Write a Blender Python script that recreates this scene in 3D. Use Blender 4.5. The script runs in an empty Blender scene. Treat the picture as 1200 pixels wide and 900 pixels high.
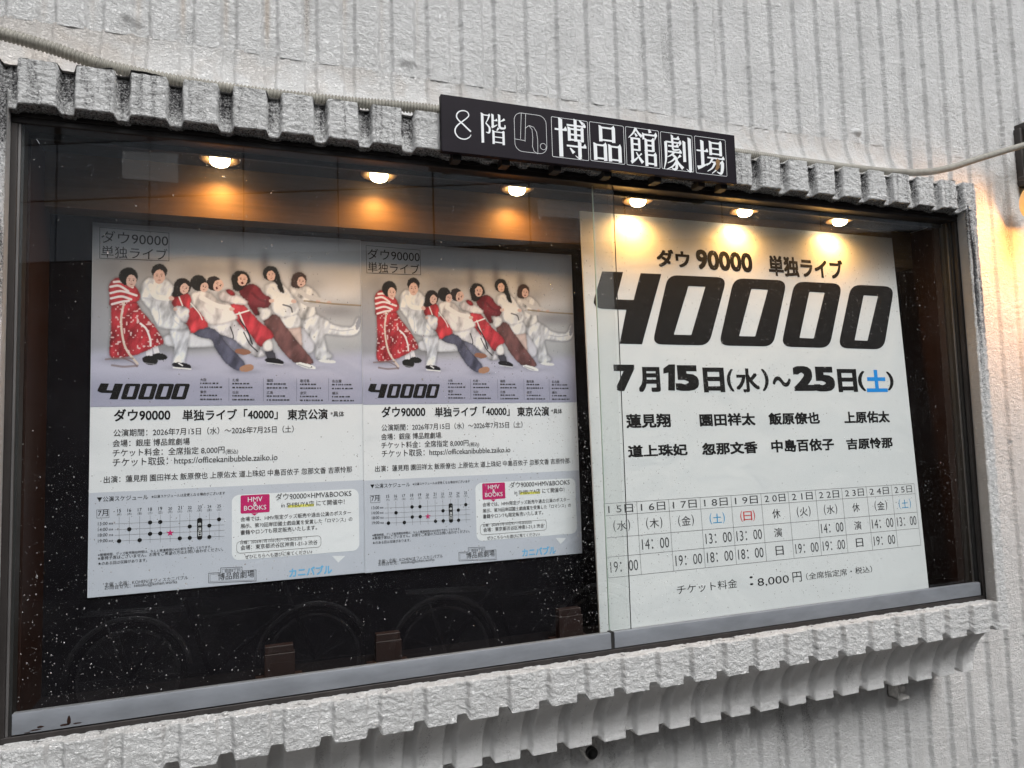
import bpy, math, random
import numpy as np
from mathutils import Vector, Matrix

# ------------------------------------------------------------------ camera, light, exposure
sc = bpy.context.scene
col = sc.collection
CAM = np.array([0.4214, -1.5663, 0.5205])
FPX, YAW, PITCH, ROLL = 843.1, 0.3537, 0.0752, -0.0298


def cam_axes():
    cy, sy, cp, sp = math.cos(YAW), math.sin(YAW), math.cos(PITCH), math.sin(PITCH)
    f = np.array([sy * cp, cy * cp, sp])
    r = np.array([cy, -sy, 0.0])
    u = np.cross(r, f)
    cr, sr = math.cos(ROLL), math.sin(ROLL)
    return cr * r + sr * u, -sr * r + cr * u, f


RIGHT, UP, FWD = cam_axes()
cam_data = bpy.data.cameras.new('camera')
cam = bpy.data.objects.new('camera', cam_data)
col.objects.link(cam)
M = Matrix((RIGHT, UP, -FWD)).transposed().to_4x4()
M.translation = Vector(CAM)
cam.matrix_world = M
cam_data.sensor_fit = 'HORIZONTAL'
cam_data.sensor_width = 36.0
cam_data.lens = FPX / 1200 * 36.0
cam_data.clip_start = 0.05
cam_data.clip_end = 500
sc.camera = cam

world = bpy.data.worlds.new('World')
sc.world = world
world.use_nodes = True
wn = world.node_tree
for n in list(wn.nodes):
    wn.nodes.remove(n)
sky = wn.nodes.new('ShaderNodeTexSky')
sky.sky_type = 'NISHITA'
sky.sun_disc = False
SUN_EL, SUN_AZ = math.radians(49), math.radians(168)     # compass direction the light comes from (0 = +y, clockwise)
sky.sun_elevation = SUN_EL
sky.sun_rotation = SUN_AZ
sky.air_density = 1.0
sky.dust_density = 5.0
sky.ozone_density = 1.0
desat = wn.nodes.new('ShaderNodeHueSaturation')
desat.inputs['Saturation'].default_value = 0.18          # an even grey cloud cover
bg = wn.nodes.new('ShaderNodeBackground')
bg.inputs['Strength'].default_value = 0.075
wo = wn.nodes.new('ShaderNodeOutputWorld')
wn.links.new(sky.outputs[0], desat.inputs['Color'])
wn.links.new(desat.outputs[0], bg.inputs['Color'])
wn.links.new(bg.outputs[0], wo.inputs['Surface'])

sun_l = bpy.data.lights.new('sun', 'SUN')
sun_l.energy = 1.5
sun_l.angle = math.radians(25)
sun_l.color = (1.0, 0.995, 0.985)
sun = bpy.data.objects.new('sun', sun_l)
col.objects.link(sun)
sd = Vector((math.sin(SUN_AZ) * math.cos(SUN_EL), math.cos(SUN_AZ) * math.cos(SUN_EL), math.sin(SUN_EL)))
sun.rotation_euler = sd.to_track_quat('Z', 'Y').to_euler()

vs = sc.view_settings
vs.view_transform = 'Standard'
vs.look = 'None'
vs.exposure = 0.86
vs.gamma = 1.0
vs.use_curve_mapping = False
cy_ = sc.cycles
cy_.use_denoising = True
cy_.max_bounces = 10
cy_.transparent_max_bounces = 24
cy_.transmission_bounces = 10
cy_.sample_clamp_indirect = 6.0
cy_.caustics_refractive = False
cy_.caustics_reflective = False


# ------------------------------------------------------------------ helpers
def ray(px, py):
    return FWD + RIGHT * (px - 600) / FPX + UP * (450 - py) / FPX


def at(px, py, Y):
    d = ray(px, py)
    t = (Y - CAM[1]) / d[1]
    return CAM + t * d


def lin(c):
    c = np.asarray(c, float) / 255.0
    return np.where(c <= 0.04045, c / 12.92, ((c + 0.055) / 1.055) ** 2.4)


def tag(o, label=None, cat=None, group=None, kind=None):
    if label: o['label'] = label
    if cat: o['category'] = cat
    if group: o['group'] = group
    if kind: o['kind'] = kind
    return o


def empty(name, loc, label, cat, group=None):
    o = bpy.data.objects.new(name, None)
    o.empty_display_size = 0.05
    o.location = loc
    col.objects.link(o)
    tag(o, label, cat, group)
    return o


def root_of(p):
    while p.parent:
        p = p.parent
    return p


class MB:
    """collects polygons in world coordinates and links them as one mesh object"""

    def __init__(self):
        self.v, self.f, self.m = [], [], []

    def add(self, verts, faces, mi=0):
        b = len(self.v)
        self.v.extend([tuple(p) for p in verts])
        self.f.extend([tuple(i + b for i in f) for f in faces])
        self.m.extend([mi] * len(faces))
        return self

    def box(self, x0, x1, y0, y1, z0, z1, mi=0, bev=0.0):
        if bev <= 0:
            v = [(x, y, z) for x in (x0, x1) for y in (y0, y1) for z in (z0, z1)]
            f = [(0, 1, 3, 2), (4, 6, 7, 5), (0, 4, 5, 1), (2, 3, 7, 6), (0, 2, 6, 4), (1, 5, 7, 3)]
            return self.add(v, f, mi)
        import bmesh
        bm = bmesh.new()
        bmesh.ops.create_cube(bm, size=1)
        for w in bm.verts:
            w.co = Vector(((x0 + x1) / 2 + w.co.x * (x1 - x0), (y0 + y1) / 2 + w.co.y * (y1 - y0), (z0 + z1) / 2 + w.co.z * (z1 - z0)))
        bmesh.ops.bevel(bm, geom=bm.edges[:], offset=bev, segments=2, affect='EDGES', profile=0.5)
        bm.verts.index_update()
        self.add([w.co[:] for w in bm.verts], [[w.index for w in fc.verts] for fc in bm.faces], mi)
        bm.free()
        return self

    def quad(self, a, b, c, d, mi=0):
        return self.add([a, b, c, d], [(0, 1, 2, 3)], mi)

    def lathe(self, c, prof, axis='z', n=32, mi=0, close=True):
        """prof: list of (radius, height along axis)"""
        vs_, fs = [], []
        for r, h in prof:
            for k in range(n):
                a = 2 * math.pi * k / n
                if axis == 'z':
                    vs_.append((c[0] + r * math.cos(a), c[1] + r * math.sin(a), c[2] + h))
                else:
                    vs_.append((c[0] + r * math.cos(a), c[1] - h, c[2] + r * math.sin(a)))
        for i in range(len(prof) - 1):
            for k in range(n):
                k2 = (k + 1) % n
                fs.append((i * n + k, i * n + k2, (i + 1) * n + k2, (i + 1) * n + k))
        if close:
            fs.append(tuple(range(n - 1, -1, -1)))
            fs.append(tuple((len(prof) - 1) * n + k for k in range(n)))
        return self.add(vs_, fs, mi)

    def tube(self, pts, rad, n=10, mi=0):
        pts = [Vector(p) for p in pts]
        rads = rad if hasattr(rad, '__len__') else [rad] * len(pts)
        vs_, fs = [], []
        up = Vector((0, -1, 0.2)).normalized()
        for i, p in enumerate(pts):
            t = (pts[min(i + 1, len(pts) - 1)] - pts[max(i - 1, 0)]).normalized()
            s = t.cross(up)
            if s.length < 1e-4:
                s = t.cross(Vector((1, 0, 0)))
            s.normalize()
            u = s.cross(t)
            for k in range(n):
                a = 2 * math.pi * k / n
                vs_.append(p + (s * math.cos(a) + u * math.sin(a)) * rads[i])
        for i in range(len(pts) - 1):
            for k in range(n):
                k2 = (k + 1) % n
                fs.append((i * n + k, i * n + k2, (i + 1) * n + k2, (i + 1) * n + k))
        fs.append(tuple(range(n - 1, -1, -1)))
        fs.append(tuple((len(pts) - 1) * n + k for k in range(n)))
        return self.add(vs_, fs, mi)

    def build(self, name, mats, parent=None, smooth=False):
        off = Vector(root_of(parent).location) if parent else Vector((0, 0, 0))
        me = bpy.data.meshes.new(name)
        me.from_pydata([tuple(Vector(p) - off) for p in self.v], [], self.f)
        for m in (mats if isinstance(mats, (list, tuple)) else [mats]):
            me.materials.append(m)
        me.polygons.foreach_set('material_index', self.m)
        if smooth:
            me.polygons.foreach_set('use_smooth', [True] * len(self.f))
        me.update()
        o = bpy.data.objects.new(name, me)
        col.objects.link(o)
        if parent:
            o.parent = parent
        return o


def shade_smooth_angle(o, deg=40):
    me = o.data
    me.polygons.foreach_set('use_smooth', [True] * len(me.polygons))
    me.set_sharp_from_angle(angle=math.radians(deg))


def grid_object(name, P, mat, parent=None, attrs=None, smooth=True, flip=False):
    """P: (rows, cols, 3) array of world positions"""
    R_, C_ = P.shape[:2]
    off = np.array(root_of(parent).location) if parent else np.zeros(3)
    me = bpy.data.meshes.new(name)
    nv = R_ * C_
    idx = np.arange(nv).reshape(R_, C_)
    q = np.stack([idx[:-1, :-1], idx[:-1, 1:], idx[1:, 1:], idx[1:, :-1]], -1).reshape(-1, 4)
    if flip:
        q = q[:, ::-1]
    me.vertices.add(nv)
    me.vertices.foreach_set('co', (P.reshape(-1, 3) - off).astype(np.float32).ravel())
    me.loops.add(len(q) * 4)
    me.loops.foreach_set('vertex_index', q.astype(np.int32).ravel())
    me.polygons.add(len(q))
    me.polygons.foreach_set('loop_start', np.arange(0, len(q) * 4, 4, dtype=np.int32))
    me.polygons.foreach_set('use_smooth', np.full(len(q), smooth))
    me.update(calc_edges=True)
    for k, a in (attrs or {}).items():
        if a.ndim == 3:
            at_ = me.color_attributes.new(k, 'FLOAT_COLOR', 'POINT')
            rgba = np.ones((nv, 4), np.float32)
            rgba[:, :3] = a.reshape(-1, 3)
            at_.data.foreach_set('color', rgba.ravel())
        else:
            at_ = me.attributes.new(k, 'FLOAT', 'POINT')
            at_.data.foreach_set('value', a.astype(np.float32).ravel())
    me.materials.append(mat)
    me.validate()
    o = bpy.data.objects.new(name, me)
    col.objects.link(o)
    if parent:
        o.parent = parent
    return o


# value noise --------------------------------------------------------------
def vnoise(x, y, seed=0):
    xi, yi = np.floor(x).astype(np.int64), np.floor(y).astype(np.int64)
    xf, yf = x - xi, y - yi
    xf, yf = xf * xf * (3 - 2 * xf), yf * yf * (3 - 2 * yf)

    def h(a, b):
        n = (a * 374761393 + b * 668265263 + seed * 974634777) & 0xffffffff
        n = ((n ^ (n >> 13)) * 1274126177) & 0xffffffff
        n = (n ^ (n >> 16)) & 0xffffffff
        return n / 4294967295.0
    return (h(xi, yi) * (1 - xf) + h(xi + 1, yi) * xf) * (1 - yf) + (h(xi, yi + 1) * (1 - xf) + h(xi + 1, yi + 1) * xf) * yf


def fbm(x, y, seed=0, oct_=3, gain=0.5):
    s, a, t = 0, 1.0, 0
    for o in range(oct_):
        s = s + a * vnoise(x * 2 ** o, y * 2 ** o, seed + o * 17)
        t += a
        a *= gain
    return s / t


def sstep(a, b, x):
    t = np.clip((x - a) / (b - a), 0, 1)
    return t * t * (3 - 2 * t)


# ------------------------------------------------------------------ materials
def new_mat(name):
    m = bpy.data.materials.new(name)
    m.use_nodes = True
    nt = m.node_tree
    b = nt.nodes['Principled BSDF']
    return m, nt, b


def N(nt, t, **kw):
    n = nt.nodes.new(t)
    for k, v in kw.items():
        if k in n.inputs:
            n.inputs[k].default_value = v
        else:
            setattr(n, k, v)
    return n


def simple_mat(name, color, rough=0.6, metal=0.0, var=0.12, scale=60.0, bump=0.0, bscale=400.0, stretch=(1, 1, 1), spec=0.5):
    m, nt, b = new_mat(name)
    tc = N(nt, 'ShaderNodeTexCoord')
    mp = N(nt, 'ShaderNodeMapping')
    mp.inputs['Scale'].default_value = stretch
    nt.links.new(tc.outputs['Object'], mp.inputs['Vector'])
    no = N(nt, 'ShaderNodeTexNoise', Scale=scale, Detail=5.0, Roughness=0.6)
    nt.links.new(mp.outputs[0], no.inputs['Vector'])
    cr = N(nt, 'ShaderNodeValToRGB')
    c = np.array(color, float)
    cr.color_ramp.elements[0].position = 0.3
    cr.color_ramp.elements[1].position = 0.7
    cr.color_ramp.elements[0].color = (*np.clip(c * (1 - var), 0, 1), 1)
    cr.color_ramp.elements[1].color = (*np.clip(c * (1 + var), 0, 1), 1)
    nt.links.new(no.outputs['Fac'], cr.inputs['Fac'])
    nt.links.new(cr.outputs[0], b.inputs['Base Color'])
    b.inputs['Roughness'].default_value = rough
    b.inputs['Metallic'].default_value = metal
    b.inputs['Specular IOR Level'].default_value = spec
    if bump:
        n2 = N(nt, 'ShaderNodeTexNoise', Scale=bscale, Detail=4.0)
        nt.links.new(mp.outputs[0], n2.inputs['Vector'])
        bp = N(nt, 'ShaderNodeBump', Strength=bump, Distance=0.001)
        nt.links.new(n2.outputs['Fac'], bp.inputs['Height'])
        nt.links.new(bp.outputs[0], b.inputs['Normal'])
    return m


def print_mat(name, color, rough=0.55):
    """flat printing ink"""
    m, nt, b = new_mat(name)
    b.inputs['Base Color'].default_value = (*color, 1)
    b.inputs['Roughness'].default_value = rough
    b.inputs['Specular IOR Level'].default_value = 0.15
    return m


def stucco_mat():
    m, nt, b = new_mat('white_stucco')
    tc = N(nt, 'ShaderNodeTexCoord')
    n1 = N(nt, 'ShaderNodeTexNoise', Scale=9.0, Detail=6.0, Roughness=0.65)
    nt.links.new(tc.outputs['Object'], n1.inputs['Vector'])
    cr = N(nt, 'ShaderNodeValToRGB')
    cr.color_ramp.elements[0].position = 0.3
    cr.color_ramp.elements[0].color = (0.65, 0.655, 0.655, 1)
    cr.color_ramp.elements[1].position = 0.72
    cr.color_ramp.elements[1].color = (0.785, 0.79, 0.79, 1)
    nt.links.new(n1.outputs['Fac'], cr.inputs['Fac'])
    mpv = N(nt, 'ShaderNodeMapping')
    mpv.inputs['Scale'].default_value = (14.0, 14.0, 1.1)
    nt.links.new(tc.outputs['Object'], mpv.inputs['Vector'])
    nv = N(nt, 'ShaderNodeTexNoise', Scale=1.0, Detail=6.0, Roughness=0.65)
    nt.links.new(mpv.outputs[0], nv.inputs['Vector'])
    rv = N(nt, 'ShaderNodeMapRange')
    rv.inputs['From Min'].default_value = 0.50
    rv.inputs['From Max'].default_value = 0.78
    rv.inputs['To Max'].default_value = 0.28
    nt.links.new(nv.outputs['Fac'], rv.inputs['Value'])
    mv = N(nt, 'ShaderNodeMix', data_type='RGBA')
    nt.links.new(rv.outputs[0], mv.inputs[0])
    nt.links.new(cr.outputs[0], mv.inputs[6])
    mv.inputs[7].default_value = (0.50, 0.495, 0.485, 1)
    # rust coloured run marks in some grooves, and the brown that dims the cove
    ar = N(nt, 'ShaderNodeAttribute', attribute_name='rust_and_dim')
    mx = N(nt, 'ShaderNodeMix', data_type='RGBA')
    nt.links.new(ar.outputs['Fac'], mx.inputs[0])
    nt.links.new(mv.outputs[2], mx.inputs[6])
    mx.inputs[7].default_value = (0.47, 0.37, 0.28, 1)
    # black weather grime, and the darker tone of the lintel underside
    ag = N(nt, 'ShaderNodeAttribute', attribute_name='grime')
    n2 = N(nt, 'ShaderNodeTexNoise', Scale=260.0, Detail=6.0, Roughness=0.75)
    nt.links.new(tc.outputs['Object'], n2.inputs['Vector'])
    ad = N(nt, 'ShaderNodeMath', operation='MULTIPLY_ADD')
    nt.links.new(n2.outputs['Fac'], ad.inputs[0])
    ad.inputs[1].default_value = 4.2
    ad.inputs[2].default_value = -2.5
    su = N(nt, 'ShaderNodeMath', operation='MULTIPLY_ADD')
    nt.links.new(ag.outputs['Fac'], su.inputs[0])
    su.inputs[1].default_value = 1.75
    nt.links.new(ad.outputs[0], su.inputs[2])
    lim = N(nt, 'ShaderNodeMath', operation='MULTIPLY', use_clamp=True)
    nt.links.new(ag.outputs['Fac'], lim.inputs[0])
    lim.inputs[1].default_value = 4.0
    mu = N(nt, 'ShaderNodeMath', operation='MULTIPLY', use_clamp=True)
    nt.links.new(su.outputs[0], mu.inputs[0])
    nt.links.new(lim.outputs[0], mu.inputs[1])
    m2 = N(nt, 'ShaderNodeMix', data_type='RGBA')
    nt.links.new(mu.outputs[0], m2.inputs[0])
    nt.links.new(mx.outputs[2], m2.inputs[6])
    m2.inputs[7].default_value = (0.022, 0.021, 0.024, 1)
    nt.links.new(m2.outputs[2], b.inputs['Base Color'])
    b.inputs['Roughness'].default_value = 0.75
    b.inputs['Specular IOR Level'].default_value = 0.3
    mp = N(nt, 'ShaderNodeMapping')
    mp.inputs['Scale'].default_value = (1.0, 1.0, 1.55)
    nt.links.new(tc.outputs['Object'], mp.inputs['Vector'])
    n4 = N(nt, 'ShaderNodeTexNoise', Scale=150.0, Detail=8.0, Roughness=0.74)
    nt.links.new(mp.outputs[0], n4.inputs['Vector'])
    r4 = N(nt, 'ShaderNodeMapRange', interpolation_type='SMOOTHSTEP')
    r4.inputs['From Min'].default_value = 0.40
    r4.inputs['From Max'].default_value = 0.60
    nt.links.new(n4.outputs['Fac'], r4.inputs['Value'])
    n3 = N(nt, 'ShaderNodeTexNoise', Scale=380.0, Detail=4.0, Roughness=0.6)
    nt.links.new(tc.outputs['Object'], n3.inputs['Vector'])
    sm = N(nt, 'ShaderNodeMath', operation='MULTIPLY_ADD')
    nt.links.new(n3.outputs['Fac'], sm.inputs[0])
    sm.inputs[1].default_value = 0.5
    nt.links.new(r4.outputs[0], sm.inputs[2])
    am = N(nt, 'ShaderNodeAttribute', attribute_name='smooth')
    inv = N(nt, 'ShaderNodeMath', operation='MULTIPLY_ADD')
    nt.links.new(am.outputs['Fac'], inv.inputs[0])
    inv.inputs[1].default_value = -0.6
    inv.inputs[2].default_value = 0.85
    bp = N(nt, 'ShaderNodeBump', Distance=0.0031)
    nt.links.new(inv.outputs[0], bp.inputs['Strength'])
    nt.links.new(sm.outputs[0], bp.inputs['Height'])
    nt.links.new(bp.outputs[0], b.inputs['Normal'])
    return m


def glass_mat():
    m, nt, b = new_mat('window_glass')
    nt.nodes.remove(b)
    out = nt.nodes['Material Output']
    tr = N(nt, 'ShaderNodeBsdfTransparent')
    tr.inputs['Color'].default_value = (0.965, 0.985, 0.975, 1)
    gl = N(nt, 'ShaderNodeBsdfGlossy')
    gl.inputs['Roughness'].default_value = 0.004
    # the same Fresnel mirror from both sides of the thin pane: 0.075 + 0.925 (1 - |cos|)^5
    geo = N(nt, 'ShaderNodeNewGeometry')
    dt = N(nt, 'ShaderNodeVectorMath', operation='DOT_PRODUCT')
    nt.links.new(geo.outputs['Normal'], dt.inputs[0])
    nt.links.new(geo.outputs['Incoming'], dt.inputs[1])
    ab = N(nt, 'ShaderNodeMath', operation='ABSOLUTE')
    nt.links.new(dt.outputs['Value'], ab.inputs[0])
    iv = N(nt, 'ShaderNodeMath', operation='SUBTRACT')
    iv.inputs[0].default_value = 1.0
    nt.links.new(ab.outputs[0], iv.inputs[1])
    pw = N(nt, 'ShaderNodeMath', operation='POWER')
    nt.links.new(iv.outputs[0], pw.inputs[0])
    pw.inputs[1].default_value = 5.0
    fm = N(nt, 'ShaderNodeMath', operation='MULTIPLY_ADD', use_clamp=True)
    nt.links.new(pw.outputs[0], fm.inputs[0])
    fm.inputs[1].default_value = 0.925
    fm.inputs[2].default_value = 0.075
    mx = N(nt, 'ShaderNodeMixShader')
    nt.links.new(fm.outputs[0], mx.inputs[0])
    nt.links.new(tr.outputs[0], mx.inputs[1])
    nt.links.new(gl.outputs[0], mx.inputs[2])
    # thin film of street dust
    df = N(nt, 'ShaderNodeBsdfDiffuse')
    df.inputs['Color'].default_value = (0.6, 0.6, 0.6, 1)
    tc = N(nt, 'ShaderNodeTexCoord')
    no = N(nt, 'ShaderNodeTexNoise', Scale=6.0, Detail=8.0, Roughness=0.7)
    nt.links.new(tc.outputs['Object'], no.inputs['Vector'])
    mm = N(nt, 'ShaderNodeMapRange')
    mm.inputs['From Min'].default_value = 0.48
    mm.inputs['From Max'].default_value = 0.75
    mm.inputs['To Min'].default_value = 0.0
    mm.inputs['To Max'].default_value = 0.008
    nt.links.new(no.outputs['Fac'], mm.inputs['Value'])
    m2 = N(nt, 'ShaderNodeMixShader')
    nt.links.new(mm.outputs[0], m2.inputs[0])
    nt.links.new(mx.outputs[0], m2.inputs[1])
    nt.links.new(df.outputs[0], m2.inputs[2])
    # fine mist added for a glow round the lamps; its speckles scatter inside light
    tl = N(nt, 'ShaderNodeBsdfTranslucent')
    tl.inputs['Color'].default_value = (0.9, 0.9, 0.9, 1)
    ns = N(nt, 'ShaderNodeTexNoise', Scale=520.0, Detail=2.0)
    nt.links.new(tc.outputs['Object'], ns.inputs['Vector'])
    ms = N(nt, 'ShaderNodeMapRange')
    ms.inputs['From Min'].default_value = 0.48
    ms.inputs['From Max'].default_value = 0.72
    ms.inputs['To Min'].default_value = 0.0
    ms.inputs['To Max'].default_value = 0.03
    nt.links.new(ns.outputs['Fac'], ms.inputs['Value'])
    m3 = N(nt, 'ShaderNodeMixShader')
    nt.links.new(ms.outputs[0], m3.inputs[0])
    nt.links.new(m2.outputs[0], m3.inputs[1])
    nt.links.new(tl.outputs[0], m3.inputs[2])
    nt.links.new(m3.outputs[0], out.inputs['Surface'])
    return m


def film_mat(name, a):
    m, nt, b = new_mat(name)
    nt.nodes.remove(b)
    out = nt.nodes['Material Output']
    tr = N(nt, 'ShaderNodeBsdfTransparent')
    df = N(nt, 'ShaderNodeBsdfDiffuse')
    df.inputs['Color'].default_value = (0.55, 0.55, 0.55, 1)
    mx = N(nt, 'ShaderNodeMixShader')
    mx.inputs[0].default_value = a
    nt.links.new(tr.outputs[0], mx.inputs[1])
    nt.links.new(df.outputs[0], mx.inputs[2])
    nt.links.new(mx.outputs[0], out.inputs['Surface'])
    return m


def water_mat():
    m, nt, b = new_mat('rain_water')
    b.inputs['Base Color'].default_value = (1, 1, 1, 1)
    b.inputs['Roughness'].default_value = 0.03
    b.inputs['IOR'].default_value = 1.33
    b.inputs['Transmission Weight'].default_value = 0.85
    out = nt.nodes['Material Output']
    tl = N(nt, 'ShaderNodeBsdfTranslucent')
    tl.inputs['Color'].default_value = (0.9, 0.9, 0.9, 1)
    mx = N(nt, 'ShaderNodeMixShader')
    mx.inputs[0].default_value = 0.12
    nt.links.new(b.outputs[0], mx.inputs[1])
    nt.links.new(tl.outputs[0], mx.inputs[2])
    nt.links.new(mx.outputs[0], out.inputs['Surface'])
    return m


def emit_mat(name, color, strength):
    m, nt, b = new_mat(name)
    b.inputs['Base Color'].default_value = (*color, 1)
    b.inputs['Emission Color'].default_value = (*color, 1)
    b.inputs['Emission Strength'].default_value = strength
    return m


def paper_bump(nt, b):
    tc = N(nt, 'ShaderNodeTexCoord')
    n1 = N(nt, 'ShaderNodeTexNoise', Scale=5.0, Detail=3.0, Distortion=0.6)
    nt.links.new(tc.outputs['Object'], n1.inputs['Vector'])
    bp = N(nt, 'ShaderNodeBump', Strength=0.9, Distance=0.006)
    nt.links.new(n1.outputs['Fac'], bp.inputs['Height'])
    nt.links.new(bp.outputs[0], b.inputs['Normal'])
    b.inputs['Roughness'].default_value = 0.33
    b.inputs['Specular IOR Level'].default_value = 0.5


def vcol_mat(name, rough=0.5):
    m, nt, b = new_mat(name)
    a = N(nt, 'ShaderNodeAttribute', attribute_name='ink')
    nt.links.new(a.outputs['Color'], b.inputs['Base Color'])
    b.inputs['Roughness'].default_value = rough
    paper_bump(nt, b)
    return m


MAT = dict(
    stucco=stucco_mat(),
    glass=glass_mat(),
    water=water_mat(),
    bronze=simple_mat('dark_bronze_aluminium', (0.034, 0.030, 0.029), 0.42, 0.35, 0.25, 30, 0.15, 300, (1, 1, 0.3)),
    bronze_light=simple_mat('worn_bronze_aluminium', (0.17, 0.165, 0.165), 0.38, 0.6, 0.2, 40, 0.1, 300, (1, 1, 0.2)),
    alu=simple_mat('grey_aluminium', (0.20, 0.215, 0.24), 0.5, 0.25, 0.16, 26, 0.25, 240, (0.35, 1, 1)),
    black=simple_mat('black_rubber', (0.012, 0.012, 0.012), 0.6, 0, 0.2, 40),
    board_black=simple_mat('black_felt_board', (0.0035, 0.003, 0.0045), 0.9, 0, 0.3, 30, spec=0.1),
    wood_brown=simple_mat('brown_veneer', (0.105, 0.060, 0.027), 0.55, 0, 0.22, 22, 0.1, 200, (0.25, 1, 6), spec=0.25),
    wood_dark=simple_mat('dark_brown_veneer', (0.019, 0.0075, 0.0048), 0.5, 0, 0.3, 24, 0.1, 200, (5, 5, 0.4), spec=0.25),
    ceil=simple_mat('dark_ceiling_board', (0.022, 0.017, 0.013), 0.7, 0, 0.2, 30, spec=0.2),
    block=simple_mat('red_brown_wood', (0.011, 0.003, 0.002), 0.5, 0, 0.25, 40, 0.1, 200, (1, 4, 4)),
    paper=simple_mat('poster_paper', (0.70, 0.72, 0.755), 0.5, 0, 0.015, 6, spec=0.3),
    white_board=simple_mat('white_board_sheet', (0.665, 0.68, 0.695), 0.5, 0, 0.015, 5, spec=0.3),
    ink=print_mat('black_ink', (0.009, 0.009, 0.010), 0.7),
    ink_grey=print_mat('grey_ink', (0.055, 0.055, 0.06)),
    ink_line=print_mat('thin_line_ink', (0.14, 0.14, 0.15)),
    blue=print_mat('blue_ink', (0.02, 0.25, 0.68)),
    blue_soft=print_mat('soft_blue_ink', (0.05, 0.30, 0.55)),
    sky_blue=print_mat('light_blue_ink', (0.16, 0.43, 0.70)),
    red=print_mat('red_ink', (0.55, 0.06, 0.06)),
    magenta=print_mat('magenta_ink', (0.48, 0.02, 0.13)),
    yellow=print_mat('yellow_ink', (0.75, 0.72, 0.15)),
    lavender=print_mat('pale_blue_grey_ink', (0.50, 0.53, 0.605)),
    white_ink=print_mat('white_ink', (0.73, 0.755, 0.79)),
    sign=simple_mat('dark_violet_sign_panel', (0.0085, 0.006, 0.0105), 0.55, 0, 0.15, 12, spec=0.12),
    sign_white=print_mat('sign_white_vinyl', (0.72, 0.74, 0.76), 0.45),
    conduit=simple_mat('grey_beige_plastic', (0.24, 0.23, 0.20), 0.55, 0, 0.2, 50),
    lamp=emit_mat('lamp_bulb', (1.0, 0.80, 0.50), 8.0),
    ring=simple_mat('bronze_trim_ring', (0.42, 0.27, 0.13), 0.4, 0.3, 0.2, 60),
    pipe_black=simple_mat('black_pipe', (0.010, 0.010, 0.010), 0.5, 0, 0.2, 60),
    plaster=simple_mat('chipped_plaster', (0.55, 0.54, 0.52), 0.9, 0, 0.35, 90, 0.8, 160),
    lamp_metal=simple_mat('dark_lamp_metal', (0.055, 0.050, 0.048), 0.5, 0.3, 0.2, 40),
    amber=emit_mat('amber_glass', (0.80, 0.52, 0.20), 0.16),
    lamp_wood=simple_mat('lamp_wood', (0.22, 0.12, 0.06), 0.6, 0, 0.25, 30, 0.2, 200, (6, 6, 1)),
    bike=simple_mat('bicycle_paint', (0.05, 0.05, 0.055), 0.4, 0.3, 0.1, 20),
    chrome=simple_mat('bicycle_chrome', (0.26, 0.26, 0.27), 0.3, 0.4, 0.1, 20),
    asphalt=simple_mat('wet_asphalt', (0.05, 0.05, 0.052), 0.5, 0, 0.3, 60, 0.6, 300),
    paving=simple_mat('paving_slabs', (0.13, 0.125, 0.12), 0.7, 0, 0.2, 12, 0.4, 200),
    kerb=simple_mat('kerb_stone', (0.32, 0.31, 0.30), 0.8, 0, 0.2, 20, 0.4, 200),
    facade=simple_mat('blue_grey_facade_panel', (0.68, 0.76, 0.86), 0.6, 0, 0.10, 1.5),
    facade_dark=simple_mat('dark_shop_front', (0.022, 0.020, 0.021), 0.6, 0, 0.3, 2),
    facade_glass=simple_mat('facade_window_pane', (0.45, 0.50, 0.55), 0.15, 0, 0.1, 2),
    joint=simple_mat('facade_joint', (0.015, 0.015, 0.015), 0.8, 0, 0.1, 5),
)
for k_ in ('paper', 'lavender', 'white_ink', 'white_board'):
    paper_bump(MAT[k_].node_tree, MAT[k_].node_tree.nodes['Principled BSDF'])

# ------------------------------------------------------------------ street (behind the camera, mirrored in the glass)
GZ = -1.0
g = MB().quad((-60, -60, GZ - 0.12), (60, -60, GZ - 0.12), (60, 60, GZ - 0.12), (-60, 60, GZ - 0.12)).build('road', MAT['asphalt'])
tag(g, kind='structure')
p = MB().box(-30, 30, -2.6, 0.19, GZ - 0.2, GZ).build('pavement', MAT['paving'])
tag(p, kind='structure')
p = MB().box(-30, 30, -2.76, -2.602, GZ - 0.2, GZ + 0.004).build('kerb', MAT['kerb'])
tag(p, kind='structure')

# building across the street; its panelled fascia is what the panes mirror
fa = Vector((-3.9, -8.75, 0))
fb = Vector((12.0, -2.39, 0))
fd = (fb - fa).normalized()
fn = Vector((-fd.y, fd.x, 0))                  # towards the showcase


def fpt(s, z, d=0.0):
    q = fa + fd * s + fn * d
    return (q.x, q.y, z)


FL = (fb - fa).length
bld = empty('facing_building', fpt(FL / 2, GZ - 0.12), 'dark panelled building across the street, mirrored faintly in the showcase glass', 'building')


def fbox(mb, s0, s1, z0, z1, d0, d1, mi=0):
    c = [fpt(s, z, d) for s in (s0, s1) for d in (d0, d1) for z in (z0, z1)]
    mb.add(c, [(0, 1, 3, 2), (4, 6, 7, 5), (0, 4, 5, 1), (2, 3, 7, 6), (0, 2, 6, 4), (1, 5, 7, 3)], mi)


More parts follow.
